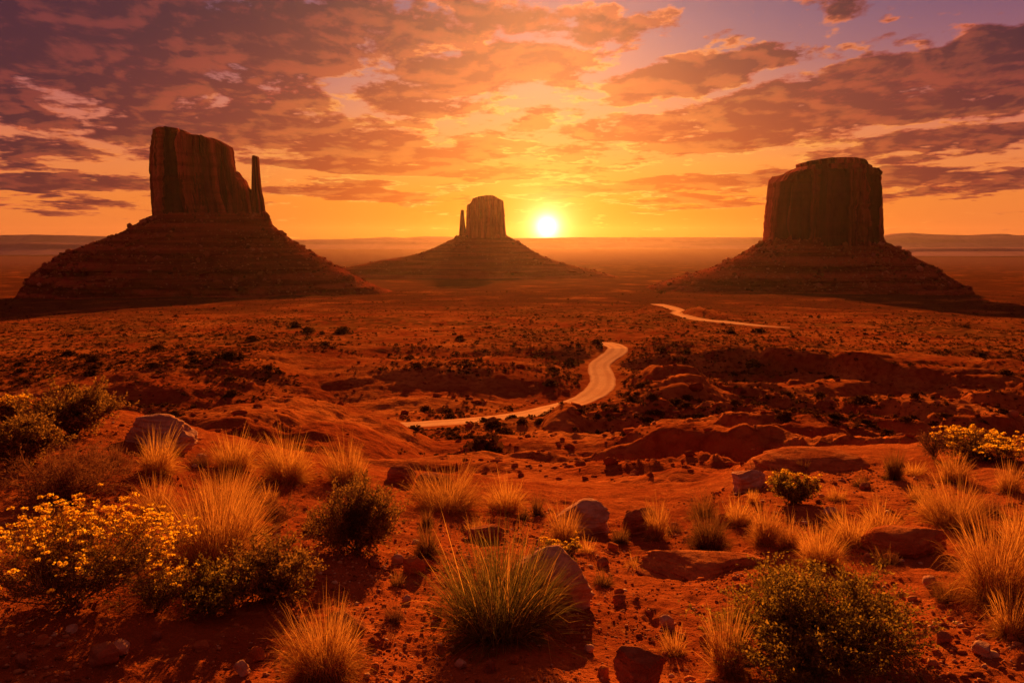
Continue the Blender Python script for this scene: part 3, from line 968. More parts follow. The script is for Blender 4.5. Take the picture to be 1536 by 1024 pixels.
def ribbons(P, w, wdir=None, rng=None):
    """P (n, s, 3) centre lines, w (n,) or (n, s) half widths -> verts, quads"""
    n, s, _ = P.shape
    T = np.gradient(P, axis=1)
    if wdir is None:
        wdir = rng.normal(size=(n, 1, 3))
    Wd = np.cross(T, wdir)
    Wd /= np.linalg.norm(Wd, axis=2, keepdims=True) + 1e-9
    if w.ndim == 1:
        w = w[:, None] * np.concatenate([np.linspace(1, .75, s - 1), [.06]])[None, :]
    V = np.stack([P - Wd * w[..., None], P + Wd * w[..., None]], 2).reshape(-1, 3)
    b = (np.arange(n) * s * 2)[:, None] + np.arange(s - 1)[None, :] * 2
    Q = np.stack([b, b + 1, b + 3, b + 2], -1).reshape(-1, 4)
    return V, Q


def curves(rng, root, azm, lean, length, droop, s):
    n = len(azm)
    P = np.zeros((n, s, 3)); P[:, 0] = root
    wob = rng.normal(0, .06, size=(n, 2))
    for k in range(1, s):
        le = lean + droop * (k / (s - 1)) ** 1.5
        a = azm + wob[:, 0] * k
        st = (length / (s - 1))[:, None]
        P[:, k] = P[:, k - 1] + st * np.stack([np.sin(le) * np.cos(a), np.sin(le) * np.sin(a), np.cos(le)], 1)
    return P


def fit(P, Wd, H, q=97):
    r = np.percentile(np.hypot(P[..., 0], P[..., 1]), q)
    h = np.percentile(P[..., 2], q)
    sc = np.array([Wd / 2 / r, Wd / 2 / r, H / h])
    return P * sc


def tuft_geo(seed, Wd, H, N=500, wid=.0022, stiff=.5, s=6):
    rng = np.random.default_rng(seed)
    a = rng.uniform(0, 2 * np.pi, N)
    r = np.sqrt(rng.uniform(0, 1, N)) * .22 * Wd
    root = np.stack([np.cos(a) * r, np.sin(a) * r, -.02 + 0 * r], 1)
    sp_ = .45 + .45 * (1 - stiff)
    lean = np.abs(rng.normal(0, sp_, N)) + (.3 + .35 * (1 - stiff)) * r / (.22 * Wd)
    lean = np.clip(lean, 0, 1.4)
    L = H * rng.uniform(.55, 1.1, N) * (1 + .15 * np.sin(3 * a + seed))
    dr = rng.uniform(.1, 1.2, N) * (1.45 - stiff)
    P = curves(rng, root, a + rng.normal(0, .5, N), lean, L, dr, s)
    thin = .35 * np.sin(a + seed * 1.7) + .25 * np.sin(2 * a + seed) + rng.normal(0, .35, N)       # uneven: fuller on one side
    P = P[:, :] * (1 - .30 * np.clip(thin, 0, 1))[:, None, None] ** np.array([1, 1, 1.3])
    ws = rng.normal(0, .16, 2)
    P[..., :2] += (np.maximum(P[..., 2:3], 0) / H) ** 1.6 * H * ws
    P = fit(P, Wd, H, 99.3 - 1.6 * stiff)
    kink = rng.uniform(0, 1, N) < .12                          # some blades are broken over
    P[kink, -2:, 2] -= (H * rng.uniform(.05, .3, kink.sum()))[:, None]
    P[..., 2] = np.maximum(P[..., 2], .004 + .03 * H * rng.uniform(0, 1, (N, 1)) * (P[..., 2] < .02))
    return ribbons(P, wid * rng.uniform(.5, 1.3, N), np.array([0, 0, 1.0])[None, None, :] + rng.normal(0, .4, (N, 1, 3)))


def shrub_lines(seed, Wd, H, n1=26, n2=9, n3=6, open_=.8):
    rng = np.random.default_rng(seed)
    a = rng.uniform(0, 2 * np.pi, n1)
    lean = np.sqrt(rng.uniform(0, 1, n1)) * 1.25 * open_
    L1 = rng.uniform(.7, 1.05, n1)
    P1 = curves(rng, rng.normal(0, .05, (n1, 3)) * [1, 1, 0], a, lean, L1, rng.uniform(-.3, .25, n1), 7)
    def kids(P, n, lo, f, jit):
        m = len(P) * n
        pi = np.repeat(np.arange(len(P)), n)
        t = rng.uniform(lo, 1, m) * (P.shape[1] - 1)
        k = np.minimum(t.astype(int), P.shape[1] - 2); fr = (t - k)[:, None]
        root = P[pi, k] * (1 - fr) + P[pi, k + 1] * fr
        d = P[pi, k + 1] - P[pi, k]
        d /= np.linalg.norm(d, axis=1)[:, None] + 1e-9
        d = d + rng.normal(0, jit, (m, 3)) + np.array([0, 0, .25])
        d /= np.linalg.norm(d, axis=1)[:, None]
        L = f * rng.uniform(.5, 1.2, m)
        s = 4
        st = np.linspace(0, 1, s)[None, :, None]
        bend = rng.normal(0, .15, (m, 1, 3)) * st ** 2
        return root[:, None, :] + (d[:, None, :] * st + bend) * L[:, None, None]
    P2 = kids(P1, n2, .12, .34, .6)
    P3 = kids(P2, n3, .25, .17, .6)
    allp = np.concatenate([P1.reshape(-1, 3), P2.reshape(-1, 3), P3.reshape(-1, 3)])
    r = np.percentile(np.hypot(allp[:, 0], allp[:, 1]), 98); h = np.percentile(allp[:, 2], 98.5)
    sc = np.array([Wd / 2 / r, Wd / 2 / r, H / h])
    P1, P2, P3 = P1 * sc, P2 * sc, P3 * sc
    for P in (P1, P2, P3): P[..., 2] = np.maximum(P[..., 2], -.015)
    return rng, P1, P2, P3


def leaves_on(rng, P, per, ll, lw, lo=.15):
    n, s, _ = P.shape
    m = n * per
    pi = np.repeat(np.arange(n), per)
    t = rng.uniform(lo, 1, m) * (s - 1)
    k = np.minimum(t.astype(int), s - 2); fr = (t - k)[:, None]
    c = P[pi, k] * (1 - fr) + P[pi, k + 1] * fr
    d = P[pi, k + 1] - P[pi, k]
    d /= np.linalg.norm(d, axis=1)[:, None] + 1e-9
    d = d + rng.normal(0, .8, (m, 3)); d /= np.linalg.norm(d, axis=1)[:, None]
    q = np.cross(d, rng.normal(size=(m, 3))); q /= np.linalg.norm(q, axis=1)[:, None] + 1e-9
    L = (ll * rng.uniform(.6, 1.3, m))[:, None]; Wd = (lw * rng.uniform(.7, 1.3, m))[:, None]
    V = np.stack([c, c + d * L * .5 + q * Wd, c + d * L, c + d * L * .5 - q * Wd], 1).reshape(-1, 3)
    return V, np.arange(m * 4).reshape(-1, 4)


def ico(sub):
    bm = bmesh.new()
    bmesh.ops.create_icosphere(bm, subdivisions=sub, radius=1)
    V = np.array([v.co[:] for v in bm.verts]); Fc = np.array([[v.index for v in f.verts] for f in bm.faces])
    bm.free()
    return V, Fc


ICO1, ICO1F = ico(1)
ICO2, ICO2F = ico(2)


def stamp(bv, bf, C, S, rng, jitter=.0, spin=True):
    """copies of a base shape at C (n,3) with scale S (n,3) as one vertex/face set"""
    n = len(C)
    V = np.repeat(bv[None], n, 0) * (1 + rng.normal(0, jitter, (n, len(bv), 1)))
    if spin:
        q = rng.normal(size=(n, 4)); q /= np.linalg.norm(q, axis=1)[:, None]
        w, x, y, z = q.T
        Rm = np.stack([1 - 2 * (y * y + z * z), 2 * (x * y - z * w), 2 * (x * z + y * w), 2 * (x * y + z * w), 1 - 2 * (x * x + z * z), 2 * (y * z - x * w),
                       2 * (x * z - y * w), 2 * (y * z + x * w), 1 - 2 * (x * x + y * y)], 1).reshape(n, 3, 3)
        V = np.einsum('nij,nvj->nvi', Rm, V)
    V = V * S[:, None, :] + C[:, None, :]
    Fc = bf[None] + (np.arange(n) * len(bv))[:, None, None]
    return V.reshape(-1, 3), Fc.reshape(-1, bf.shape[1])


def flower_heads(rng, P, count, size):
    tips = P[:, -1]
    w = tips[:, 2] - .5 * tips[:, 2].max() + .25 * np.hypot(tips[:, 0], tips[:, 1])
    o = np.argsort(-w + rng.normal(0, .06, len(w)) * (np.abs(w).max() * 3))[:count]
    c = tips[o]
    k = 16                                                     # small petals crowded into a flat head
    m = len(c) * k
    cc = np.repeat(c, k, 0) + rng.normal(0, size * .62, (m, 3)) * [1, 1, .35] + [0, 0, size * .4]
    q1 = rng.normal(size=(m, 3)) * [1, 1, .6]; q1 /= np.linalg.norm(q1, axis=1)[:, None]
    q2 = np.cross(q1, rng.normal(size=(m, 3))); q2 /= np.linalg.norm(q2, axis=1)[:, None]
    L_ = (size * .62 * rng.uniform(.7, 1.3, m))[:, None]
    V = np.stack([cc - q1 * L_, cc + q2 * L_ * .7, cc + q1 * L_, cc - q2 * L_ * .7], 1).reshape(-1, 3)
    return V, np.arange(m * 4).reshape(-1, 4)


def place(px, py):
    return ground_at(px, py, lambda x, y: ground_z(x, y), 1.5, 30)


def dome(px, base, top, w, rf):
    """where a dome-shaped plant stands and how tall it is, from the pixels it covers (its foot row is its near rim)"""
    p = place(px, base)
    m = scale_at(p)
    Wd, A = w * m, (base - top) * m
    sn = (EYE - p[2]) / math.dist(p, (0, 0, EYE)); cs = math.sqrt(1 - sn * sn)
    r = Wd / 2 * rf
    H = math.sqrt(max((A - r * sn) ** 2 - (r * sn) ** 2, (.45 * A) ** 2)) / cs
    k = np.array([p[0], p[1]]) / math.hypot(p[0], p[1])
    x, y = p[0] + k[0] * r, p[1] + k[1] * r
    return np.array([x, y, float(ground_z(x, y)[0])]), Wd * (1 + r / math.hypot(p[0], p[1])), H


def scale_at(p):
    """metres per photograph pixel at point p"""
    return (p[1] * cp - (p[2] - EYE) * sp) / F


def tuft(px, base, top, w, label, mat=None, N=500, wid=1.0, group=None, stiff=.33, name='grass_tuft', seed=None, dead=None, cat='grass tuft'):
    seed = seed or int(px * 7 + base)
    p, Wd, H = dome(px, base, top, w * 1.10, .55)
    bw = .0009 + .00055 * (p[1] / 4) * wid
    if dead is None:
        V, Q = tuft_geo(seed, Wd, H, int(N * 3.3), bw * .72, stiff)
        o = part(name, V, Q, mat or M_GOLD)
        o.location = p
        return tag(o, label, cat, group)
    root = empty(name, p)
    tag(root, label, cat, group)
    V, Q = tuft_geo(seed, Wd, H * .93, int(N * 1.8), bw * .85, stiff)
    part('blades', V, Q, mat, root)
    V, Q = tuft_geo(seed + 1, Wd * 1.06, H * 1.06, dead, bw * .8, stiff)
    part('dry_stalks', V, Q, M_GOLD, root)
    return root


def shrub(px, base, top, w, label, leaf=None, n=(26, 9, 6), per=4, ll=.016, lw=.0035, flowers=0, fsize=.010, name='desert_shrub', group=None, open_=.8, seed=None, cat='shrub', stem=None, leaves=True):
    p, Wd, H = dome(px, base, top, w, .8)
    seed = seed or int(px * 5 + base * 3)
    n = (int(n[0] * 1.25), n[1] + 2, n[2] + 1)
    rng, P1, P2, P3 = shrub_lines(seed, Wd, H, *n, open_)
    root = empty(name, p)
    tag(root, label, cat, group)
    k = (p[1] / 4) ** .6
    VS, FS = [], []
    off = 0
    bare = P1[rng.uniform(0, 1, len(P1)) < .4] * rng.uniform(1.02, 1.22) + 0.0      # dead twigs that stick out of the crown
    tw = P2[rng.uniform(0, 1, len(P2)) < .10]
    tw = tw[:, :1] + (tw - tw[:, :1]) * 1.8
    for P, wd in ((P1, .0035), (P2, .0018), (P3, .0011), (bare, .0016), (tw, .0011)):
        V, Q = ribbons(P, wd * k * rng.uniform(.7, 1.3, len(P)), None, rng)
        VS.append(V); FS.append(Q + off); off += len(V)
    part('stems', np.concatenate(VS), np.concatenate(FS), stem or M_STEM, root)
    if leaves:
        V, Q = leaves_on(rng, P3, per, ll * k, lw * k)
        V2, Q2 = leaves_on(rng, P2, max(1, per), ll * k, lw * k, .4)
        part('foliage', np.concatenate([V, V2]), np.concatenate([Q, Q2 + len(V)]), leaf or M_SAGE, root)
    if flowers:
        V, Q = flower_heads(rng, P3, flowers, fsize * k)
        part('flower_heads', V, Q, M_FLOWER, root)['kind'] = 'stuff'
    return root


# ------------------------------------------------------------------ rocks: builders
def stone_mat(name, c1, c2, c3):
    def build(n):
        tco = n.new('ShaderNodeTexCoord').outputs['Object']
        oi = n.new('ShaderNodeObjectInfo').outputs['Random']
        v = n.v('ADD', tco, n.comb(n.m('MULTIPLY', oi, 40.0), 0.0, 0.0))
        bed = n.noise(n.v('MULTIPLY', v, (2, 2, 14)), 2.0, 5, .6)
        f = n.noise(v, 14, 6, .65)
        g = n.noise(v, 60, 4, .7)
        c = n.mix(n.rng(bed, .38, .62), (*c1, 1), (*c2, 1))
        c = n.mix(n.m('MULTIPLY', n.rng(f, .5, .7), .6), c, (*c3, 1))
        h = n.m('ADD', n.m('ADD', n.m('MULTIPLY', bed, .8), f), n.m('MULTIPLY', g, .35))
        return principled(n, c, .85, bumpn(n, h, .9, .03), .1)
    return material(name, build)


M_STONE = stone_mat('pinkish_sandstone', (.48, .18, .10), (.66, .31, .19), (.34, .11, .055))
M_STONE_RED = stone_mat('red_slickrock', (.38, .085, .024), (.52, .15, .045), (.22, .045, .013))
M_STONE_DARK = stone_mat('dark_red_stone', (.28, .07, .028), (.42, .13, .06), (.15, .04, .016))
ICO5, ICO5F = ico(5)
ICO4, ICO4F = ico(4)


def boulder_geo(seed, w, dpt, h, cuts=14, layer=.5, fine=True):
    rng = np.random.default_rng(seed)
    bv, bf = (ICO5, ICO5F) if fine else (ICO4, ICO4F)
    V = bv.copy()
    for _ in range(cuts):
        nrm = rng.normal(size=3); nrm[2] *= .7; nrm /= np.linalg.norm(nrm)
        k = rng.uniform(.55, .88)
        e = V @ nrm - k
        V = V - np.where(e > 0, e, 0)[:, None] * nrm * .92
    nv = V / np.linalg.norm(V, axis=1)[:, None]
    s = seed * .37
    V = V + nv * (.10 * fb3(V[:, 0] * 1.6 + s, V[:, 1] * 1.6, V[:, 2] * 1.6, 3) + .05 * fb3(V[:, 0] * 5 + s, V[:, 1] * 5, V[:, 2] * 7, 3))[:, None]
    bedd = fb3(V[:, 0] * .8 + s, V[:, 1] * .8, V[:, 2] * 9, 2)
    hz = nv * [1, 1, 0]
    V = V + hz * (layer * .10 * np.sign(bedd) * np.abs(bedd) ** .5)[:, None]
    ext = (V.max(0) - V.min(0))
    V = (V - (V.max(0) + V.min(0)) / 2) / ext * [w, dpt, h]
    fl = np.clip(-V[:, 2] / (.5 * h), 0, .93)
    V[:, :2] *= (1.06 / np.sqrt(1 - fl ** 2 * .92))[:, None] ** .9      # broad where it goes into the ground
    V[:, 2] = np.maximum(V[:, 2], -.46 * h)
    up = V[V[:, 2] > -.2 * h]
    V[:, 0] = (V[:, 0] - (np.percentile(up[:, 0], 1) + np.percentile(up[:, 0], 99)) / 2) * w / (np.percentile(up[:, 0], 99) - np.percentile(up[:, 0], 1))
    return V, bf


def boulder(px, base, top, w, label, mat=None, dep=.8, name='boulder', sink=.25, rot=0.0, tilt=0.0, seed=None, cuts=14, cat='boulder', group=None, fine=True):
    p = place(px, base)
    m = scale_at(p)
    W_, H_ = w * m, (base - top) * m
    D_ = W_ * dep
    seed = seed or int(px + base)
    V, Fc = boulder_geo(seed, W_, D_, H_ / (1 - sink), cuts, fine=fine)
    o = part(name, V, Fc, mat or M_STONE, None, True)
    o.location = (p[0], p[1] + D_ * .38, p[2] + H_ / (1 - sink) * (.5 - sink))
    o.rotation_euler = (0, tilt, rot)
    return tag(o, label, cat, group)


# ------------------------------------------------------------------ rocks on the ledge
boulder(828, 912, 826, 132, 'large smooth pinkish boulder just behind the big spiky grass tuft', M_STONE, .75, tilt=.22, seed=31, cuts=9, sink=.2)
boulder(871, 798, 757, 88, 'rounded pale boulder with a low grass tuft at its foot', M_STONE, .8, seed=44, cuts=12)
boulder(964, 804, 764, 56, 'dark angular boulder tilted towards a clump of grass', M_STONE_DARK, .8, tilt=-.2, seed=47, cuts=16)
boulder(1128, 738, 709, 52, 'pale wedge of rock at the brink of the slope', M_STONE, .8, tilt=-.2, seed=52, cuts=12)
boulder(231, 672, 626, 104, 'flat layered rock slab on the left rim beside dark sagebrush', M_STONE, .7, name='rock_slab', seed=61, cuts=10, tilt=.05, cat='rock slab')
boulder(1225, 706, 687, 170, 'long low hump of red slickrock along the right rim', M_STONE_RED, .8, name='rock_slab', seed=66, cuts=7, sink=.6, cat='rock slab')
boulder(1070, 866, 848, 190, 'broad flat slab of red rock in front of the round tufts', M_STONE_RED, .6, name='rock_slab', seed=70, cuts=8, sink=.5, cat='rock slab')
boulder(1372, 836, 800, 130, 'red layered ledge below the golden grass on the right', M_STONE_RED, .6, name='rock_slab', seed=74, cuts=12, sink=.35, tilt=-.1, cat='rock slab')
boulder(964, 1040, 975, 78, 'dark crusty rock at the bottom edge between grass and green bush', M_STONE_DARK, .8, seed=77, cuts=15)
boulder(516, 952, 925, 60, 'dark stone half hidden by dry orange grass', M_STONE_DARK, .8, seed=81)
boulder(728, 812, 792, 56, 'low dark rock behind the tall stalks of the spiky tuft', M_STONE_DARK, .7, seed=84)
boulder(650, 742, 716, 60, 'dark broken rock on the brink left of the grass mound', M_STONE_DARK, .8, seed=93)
boulder(600, 728, 700, 46, 'dark block sticking out of the brink above the gully', M_STONE_DARK, .8, seed=94)
boulder(620, 862, 836, 34, 'small reddish rock left of the big spiky tuft', M_STONE_RED, .8, seed=95)
boulder(1090, 788, 772, 30, 'small reddish rock between two round tufts', M_STONE_RED, .8, seed=96)

SM = [(150, 1002, 970, 46), (178, 985, 966, 30), (382, 992, 972, 26), (440, 985, 968, 24), (360, 1012, 996, 26), (300, 975, 962, 22), (232, 960, 947, 18), (690, 1003, 990, 18), (770, 995, 984, 16),
      (735, 1008, 992, 20), (885, 980, 968, 16), (905, 1015, 1000, 20), (560, 968, 955, 18), (610, 905, 894, 16), (655, 930, 918, 16), (930, 905, 893, 20), (1000, 940, 925, 22), (1060, 965, 952, 18), (905, 850, 838, 20),
      (1010, 838, 828, 22), (920, 825, 814, 18), (560, 850, 838, 18), (595, 845, 832, 20), (640, 852, 840, 22), (700, 792, 782, 18), (1400, 880, 866, 26), (1340, 845, 832, 22), (1420, 965, 950, 24), (1480, 985, 968, 28), (1500, 940, 928, 20),
      (1300, 735, 726, 18), (1250, 772, 762, 22), (1140, 765, 755, 16), (420, 770, 760, 16), (300, 690, 681, 16), (60, 970, 955, 22), (30, 1000, 984, 24), (105, 950, 938, 18), (470, 880, 868, 16), (820, 960, 948, 16)]
for i, (a, b, c, w) in enumerate(SM):
    boulder(a, b, c, w, 'small loose red stone lying on the gritty ledge', [M_STONE_DARK, M_STONE, M_STONE_RED][i % 3], .85, name='stone', sink=.2, rot=i * 1.3, seed=200 + i, cuts=13, cat='stone', group='loose stones on the ledge', fine=False)

# ------------------------------------------------------------------ plants on the ledge
shrub(112, 944, 766, 290, 'large bush covered in yellow flower heads at the left edge', M_SAGE, (34, 10, 7), 3, .020, .0036, 460, .0125, 'flowering_bush', cat='flowering bush')
tuft(325, 862, 735, 176, 'large upright grass tuft with golden blades beside the yellow flowering bush', M_STRAW, 1300, 1.1, dead=500, stiff=.8)
shrub(410, 912, 806, 160, 'leafy brown green bush in front of the upright grass tuft', M_SAGE, (24, 9, 6), 4, .018, .005)
tuft(488, 1030, 925, 150, 'dry orange grass at the bottom edge left of centre', M_STRAW, 800, .9, stiff=.4)
shrub(322, 938, 848, 120, 'small low green bush under the upright golden grass', M_GREEN, (18, 8, 6), 3, .018, .005)
shrub(240, 930, 845, 110, 'thin straggly plant with a few yellow heads beside the large flowering bush', M_SAGE, (14, 6, 4), 2, .02, .004, 36, .009, 'flowering_plant', cat='flowering plant', open_=.6)
shrub(112, 662, 578, 142, 'dark dense sagebrush on the left rim above the reddish twigs', M_SAGE, (30, 10, 7), 4, .018, .005)
shrub(24, 640, 597, 60, 'small yellow flowering bush at the far left rim', M_SAGE, (16, 7, 5), 2, .02, .005, 80, .012, 'flowering_bush', cat='flowering bush')
shrub(28, 715, 633, 120, 'olive sagebrush at the left edge below the small yellow bush', M_SAGE, (26, 9, 7), 4, .018, .005)
shrub(112, 765, 664, 196, 'spreading leafless bush of reddish twigs on the left', M_RUST, (34, 11, 8), 1, .02, .003, stem=M_RUST, open_=.95)
tuft(235, 712, 653, 82, 'golden grass tuft below the flat rim slab', M_GOLD, 520)
tuft(350, 706, 656, 84, 'bright golden grass tuft on the left brink', M_GOLD, 620, group=None)
tuft(432, 728, 662, 104, 'brightest golden grass clump, right of its twin on the brink', M_GOLD, 760)
tuft(520, 730, 668, 94, 'pinkish brown grass clump on the brink before the dark mounds', M_STRAW, 620, stiff=.4)
tuft(236, 778, 722, 84, 'faded grass tuft behind the yellow flowering bush', M_STRAW, 420)
tuft(340, 775, 712, 120, 'loose dry grass behind the upright golden tuft', M_STRAW, 620, stiff=.3)
shrub(538, 842, 726, 136, 'dense rounded bush with glowing tips standing alone left of centre', M_SAGE, (32, 10, 7), 4, .017, .004, open_=.95)
shrub(415, 795, 745, 70, 'sparse reddish twiggy plant between two bushes', M_RUST, (14, 7, 5), 1, .016, .003, stem=M_RUST)
tuft(596, 880, 858, 30, 'tiny grey tuft on bare sand left of the spiky tuft', M_DARK, 160)
tuft(641, 790, 765, 28, 'tiny round dark tuft below the grass mound', M_DARK, 200, stiff=.2)
tuft(640, 838, 790, 54, 'small brown tuft right of the rounded bush', M_DARK, 320, stiff=.3)
tuft(668, 770, 704, 136, 'wide mound of dry grass on the brink at centre left', M_STRAW, 900, stiff=.35)
tuft(757, 772, 722, 80, 'golden grass clump at the right end of the grass mound', M_GOLD, 520, stiff=.4)
tuft(806, 774, 741, 30, 'dark round tuft left of the pale boulder', M_DARK, 220, stiff=.2)
tuft(785, 780, 760, 24, 'tiny dark tuft at the foot of the dark round tuft', M_DARK, 160, stiff=.2)
tuft(846, 814, 762, 66, 'grass tuft leaning on the rounded pale boulder', M_STRAW, 380)
tuft(752, 972, 822, 236, 'big spiky green grass tuft with pale stalks in the centre foreground', M_GREENG, 1500, 1.3, dead=420, stiff=.62)
shrub(838, 850, 806, 66, 'low plant with small yellow flowers behind the pinkish boulder', M_GREEN, (12, 6, 5), 3, .016, .004, 70, .007, 'flowering_plant', cat='flowering plant')
tuft(986, 812, 757, 50, 'grass clump growing against the dark angular boulder', M_STRAW, 320)
tuft(962, 858, 838, 60, 'low yellowed grass patch behind the flat red slab', M_GOLD, 300)
tuft(1055, 775, 733, 56, 'dark round tuft at the left end of the right hand group', M_DARK, 420, stiff=.3)
tuft(1062, 830, 768, 84, 'largest round dark tuft above the flat red slab', M_DARK, 700, stiff=.3)
tuft(1108, 790, 752, 54, 'small golden grass clump between round tufts', M_GOLD, 360)
tuft(1148, 820, 762, 66, 'half golden half brown round tuft', M_STRAW, 520, stiff=.35)
tuft(1182, 828, 780, 52, 'soft pale grass clump beside the half golden tuft', M_STRAW, 320, stiff=.3)
tuft(1130, 755, 735, 24, 'tiny pale tuft below the pale wedge of rock', M_GOLD, 160)
shrub(1190, 758, 709, 78, 'yellowish bush on the slickrock hump', M_GREEN, (18, 8, 6), 3, .018, .005, 30, .010)
tuft(1230, 856, 796, 84, 'golden grass tuft at the low end of the grass trail', M_GOLD, 620, stiff=.4)
tuft(1275, 822, 772, 92, 'golden grass clump in the middle of the grass trail', M_GOLD, 560, stiff=.4)
tuft(1322, 808, 758, 80, 'golden grass tuft at the upper end of the grass trail', M_GOLD, 520, stiff=.4)
tuft(1340, 720, 677, 42, 'dark round tuft on the right rim', M_DARK, 420, stiff=.3)
tuft(1292, 730, 712, 32, 'small dark cushion on the slickrock hump', M_DARK, 200, stiff=.2)
tuft(1205, 706, 690, 26, 'tiny dark cushion near the top of the slickrock hump', M_DARK, 160, stiff=.2)
tuft(1372, 714, 689, 44, 'small golden tuft next to the dark round tuft', M_GOLD, 260)
tuft(1430, 726, 683, 64, 'brown grass tuft below the yellow bush on the right rim', M_STRAW, 420)
shrub(1468, 692, 640, 140, 'wide yellow flowering bush on the right rim', M_SAGE, (26, 9, 6), 3, .018, .005, 200, .012, 'flowering_bush', cat='flowering bush', open_=.95)
shrub(1400, 692, 646, 52, 'thin twiggy plant left of the yellow bush on the right rim', M_RUST, (12, 6, 4), 1, .018, .003, stem=M_STEM, open_=.5)
tuft(1512, 740, 698, 56, 'brown tuft near the right edge below the yellow bush', M_STRAW, 360)
tuft(1432, 796, 727, 124, 'wide feathery grass tuft above the red layered ledge', M_STRAW, 900, stiff=.35)
tuft(1395, 776, 738, 60, 'golden tuft left of the wide feathery tuft', M_GOLD, 360)
tuft(1492, 915, 772, 160, 'large tangled dry grass clump at the right edge', M_STRAW, 1300, 1.0, stiff=.15, dead=300)
tuft(1525, 840, 770, 70, 'golden grass behind the large tangled clump', M_GOLD, 420)
tuft(1515, 960, 885, 90, 'small curly dry grass below the large tangled clump', M_STRAW, 420, stiff=.1)
shrub(1225, 1040, 852, 330, 'large leafy green bush with orange tips at the bottom right', M_GREEN, (46, 12, 8), 4, .019, .0052, open_=1.0)
tuft(1090, 1020, 930, 90, 'dry grass on the left side of the large green bush', M_STRAW, 420, stiff=.4)
tuft(880, 830, 805, 40, 'sparse pale sprouts on the sand right of the boulder', M_GOLD, 120)
tuft(20, 640, 612, 40, 'brown tuft at the left rim under the small yellow bush', M_DARK, 200)

for k, (a, b, c, w) in enumerate([(402, 756, 728, 40), (470, 800, 772, 44), (300, 700, 676, 40), (452, 862, 836, 46), (930, 815, 790, 36), (1010, 800, 776, 40), (1255, 752, 730, 40), (1165, 724, 704, 36), (1480, 772, 742, 50),
                                  (1378, 752, 728, 44), (905, 880, 856, 40), (590, 935, 908, 40), (1010, 985, 950, 54), (1420, 905, 870, 60), (560, 772, 748, 44), (712, 800, 776, 44), (1330, 850, 822, 50), (170, 700, 668, 52)]):
    tuft(a, b, c, w, 'small dry tuft of brown grass between the larger plants', [M_STRAW, M_DARK, M_RUST][k % 3], 200, group='small dry tufts between the larger plants')

# ------------------------------------------------------------------ grit on the ledge
def gravel():
    rng = np.random.default_rng(5)
    n = 44000
    d = np.exp(rng.uniform(math.log(2.2), math.log(10), n)); az = rng.uniform(-.66, .66, n)
    x, y = np.sin(az) * d, np.cos(az) * d
    keep = (fb2(x, y, .9, 3, .5, 12.2) + rng.normal(0, .22, n)) > .05
    x, y, d = x[keep], y[keep], d[keep]
    edl = np.interp(np.arctan2(x, y), E_A, E_D)
    k = d < edl * 1.05
    x, y, d = x[k], y[k], d[k]
    s = np.exp(rng.normal(math.log(.006), .55, len(x))) * (d / 4) ** .35
    s = np.clip(s, .003, .035)
    z = ground_z(x, y) + s * .2
    S = np.stack([s, s * rng.uniform(.7, 1, len(s)), s * rng.uniform(.45, .8, len(s))], 1)
    V, Fc = stamp(ICO1, ICO1F, np.stack([x, y, z], 1), S, rng, .18)
    def mat(n):
        t = n.new('ShaderNodeNewGeometry').outputs['Random Per Island']
        return principled(n, n.ramp(t, [(0, (.16, .035, .012, 1)), (.5, (.38, .095, .028, 1)), (.8, (.56, .22, .09, 1)), (1, (.62, .34, .20, 1))]), .9, None, .2)
    tag(part('gravel', V, Fc, material('red_grit', mat)), 'red grit and pebbles strewn over the ledge', kind='stuff')


gravel()


def rubble():
    rng = np.random.default_rng(8)
    n = 9000
    px = rng.uniform(-150, 1700, n); d = np.exp(rng.uniform(math.log(13), math.log(330), n))
    x = (px - CX) / F * d; y = d
    keep = (fb2(x, y, 30, 3, .5, 9.2) + rng.normal(0, .15, n) + .25 * sstep(700, 1100, px)) > .12
    keep &= road_dist(x, y) > 6.5
    x, y, d = x[keep], y[keep], d[keep]
    s = np.exp(rng.normal(math.log(.35), .55, len(x))) * np.clip(d / 130, .2, 1.6)
    z = ground_z(x, y) + s * .2
    S = np.stack([s, s * rng.uniform(.6, 1, len(s)), s * rng.uniform(.4, .8, len(s))], 1)
    V, Fc = stamp(ICO1, ICO1F, np.stack([x, y, z], 1), S, rng, .2)
    def mat(n):
        t = n.new('ShaderNodeNewGeometry').outputs['Random Per Island']
        return principled(n, n.ramp(t, [(0, (.18, .035, .012, 1)), (.6, (.34, .075, .022, 1)), (1, (.50, .18, .075, 1))]), .9, None, .2)
    tag(part('rubble', V, Fc, material('red_rubble', mat)), 'broken red rock scattered over the gullied slopes', kind='stuff')


rubble()


# ------------------------------------------------------------------ scrub in the valley
def clump_geo(seed, n=170):
    """a small bush of leaf clumps, unit radius"""
    rng = np.random.default_rng(seed)
    a = rng.uniform(0, 2 * np.pi, n); u = rng.uniform(0, 1, n) ** .5; h = rng.uniform(0, 1, n)
    lob = 1 + .28 * np.sin(2 * a + seed) + .18 * np.sin(5 * a + seed * 2)
    r = u * lob * np.sqrt(np.clip(1 - (h * .95) ** 2, 0, 1))
    c = np.stack([np.cos(a) * r, np.sin(a) * r, h * .85 * (.8 + .2 * lob)], 1)
    q1 = rng.normal(size=(n, 3)); q1 /= np.linalg.norm(q1, axis=1)[:, None]
    q2 = np.cross(q1, rng.normal(size=(n, 3))); q2 /= np.linalg.norm(q2, axis=1)[:, None]
    L = rng.uniform(.12, .30, n)[:, None]
    V = np.stack([c - q1 * L, c + q2 * L * .6, c + q1 * L, c - q2 * L * .6], 1).reshape(-1, 3)
    return V, np.arange(n * 4).reshape(-1, 4)


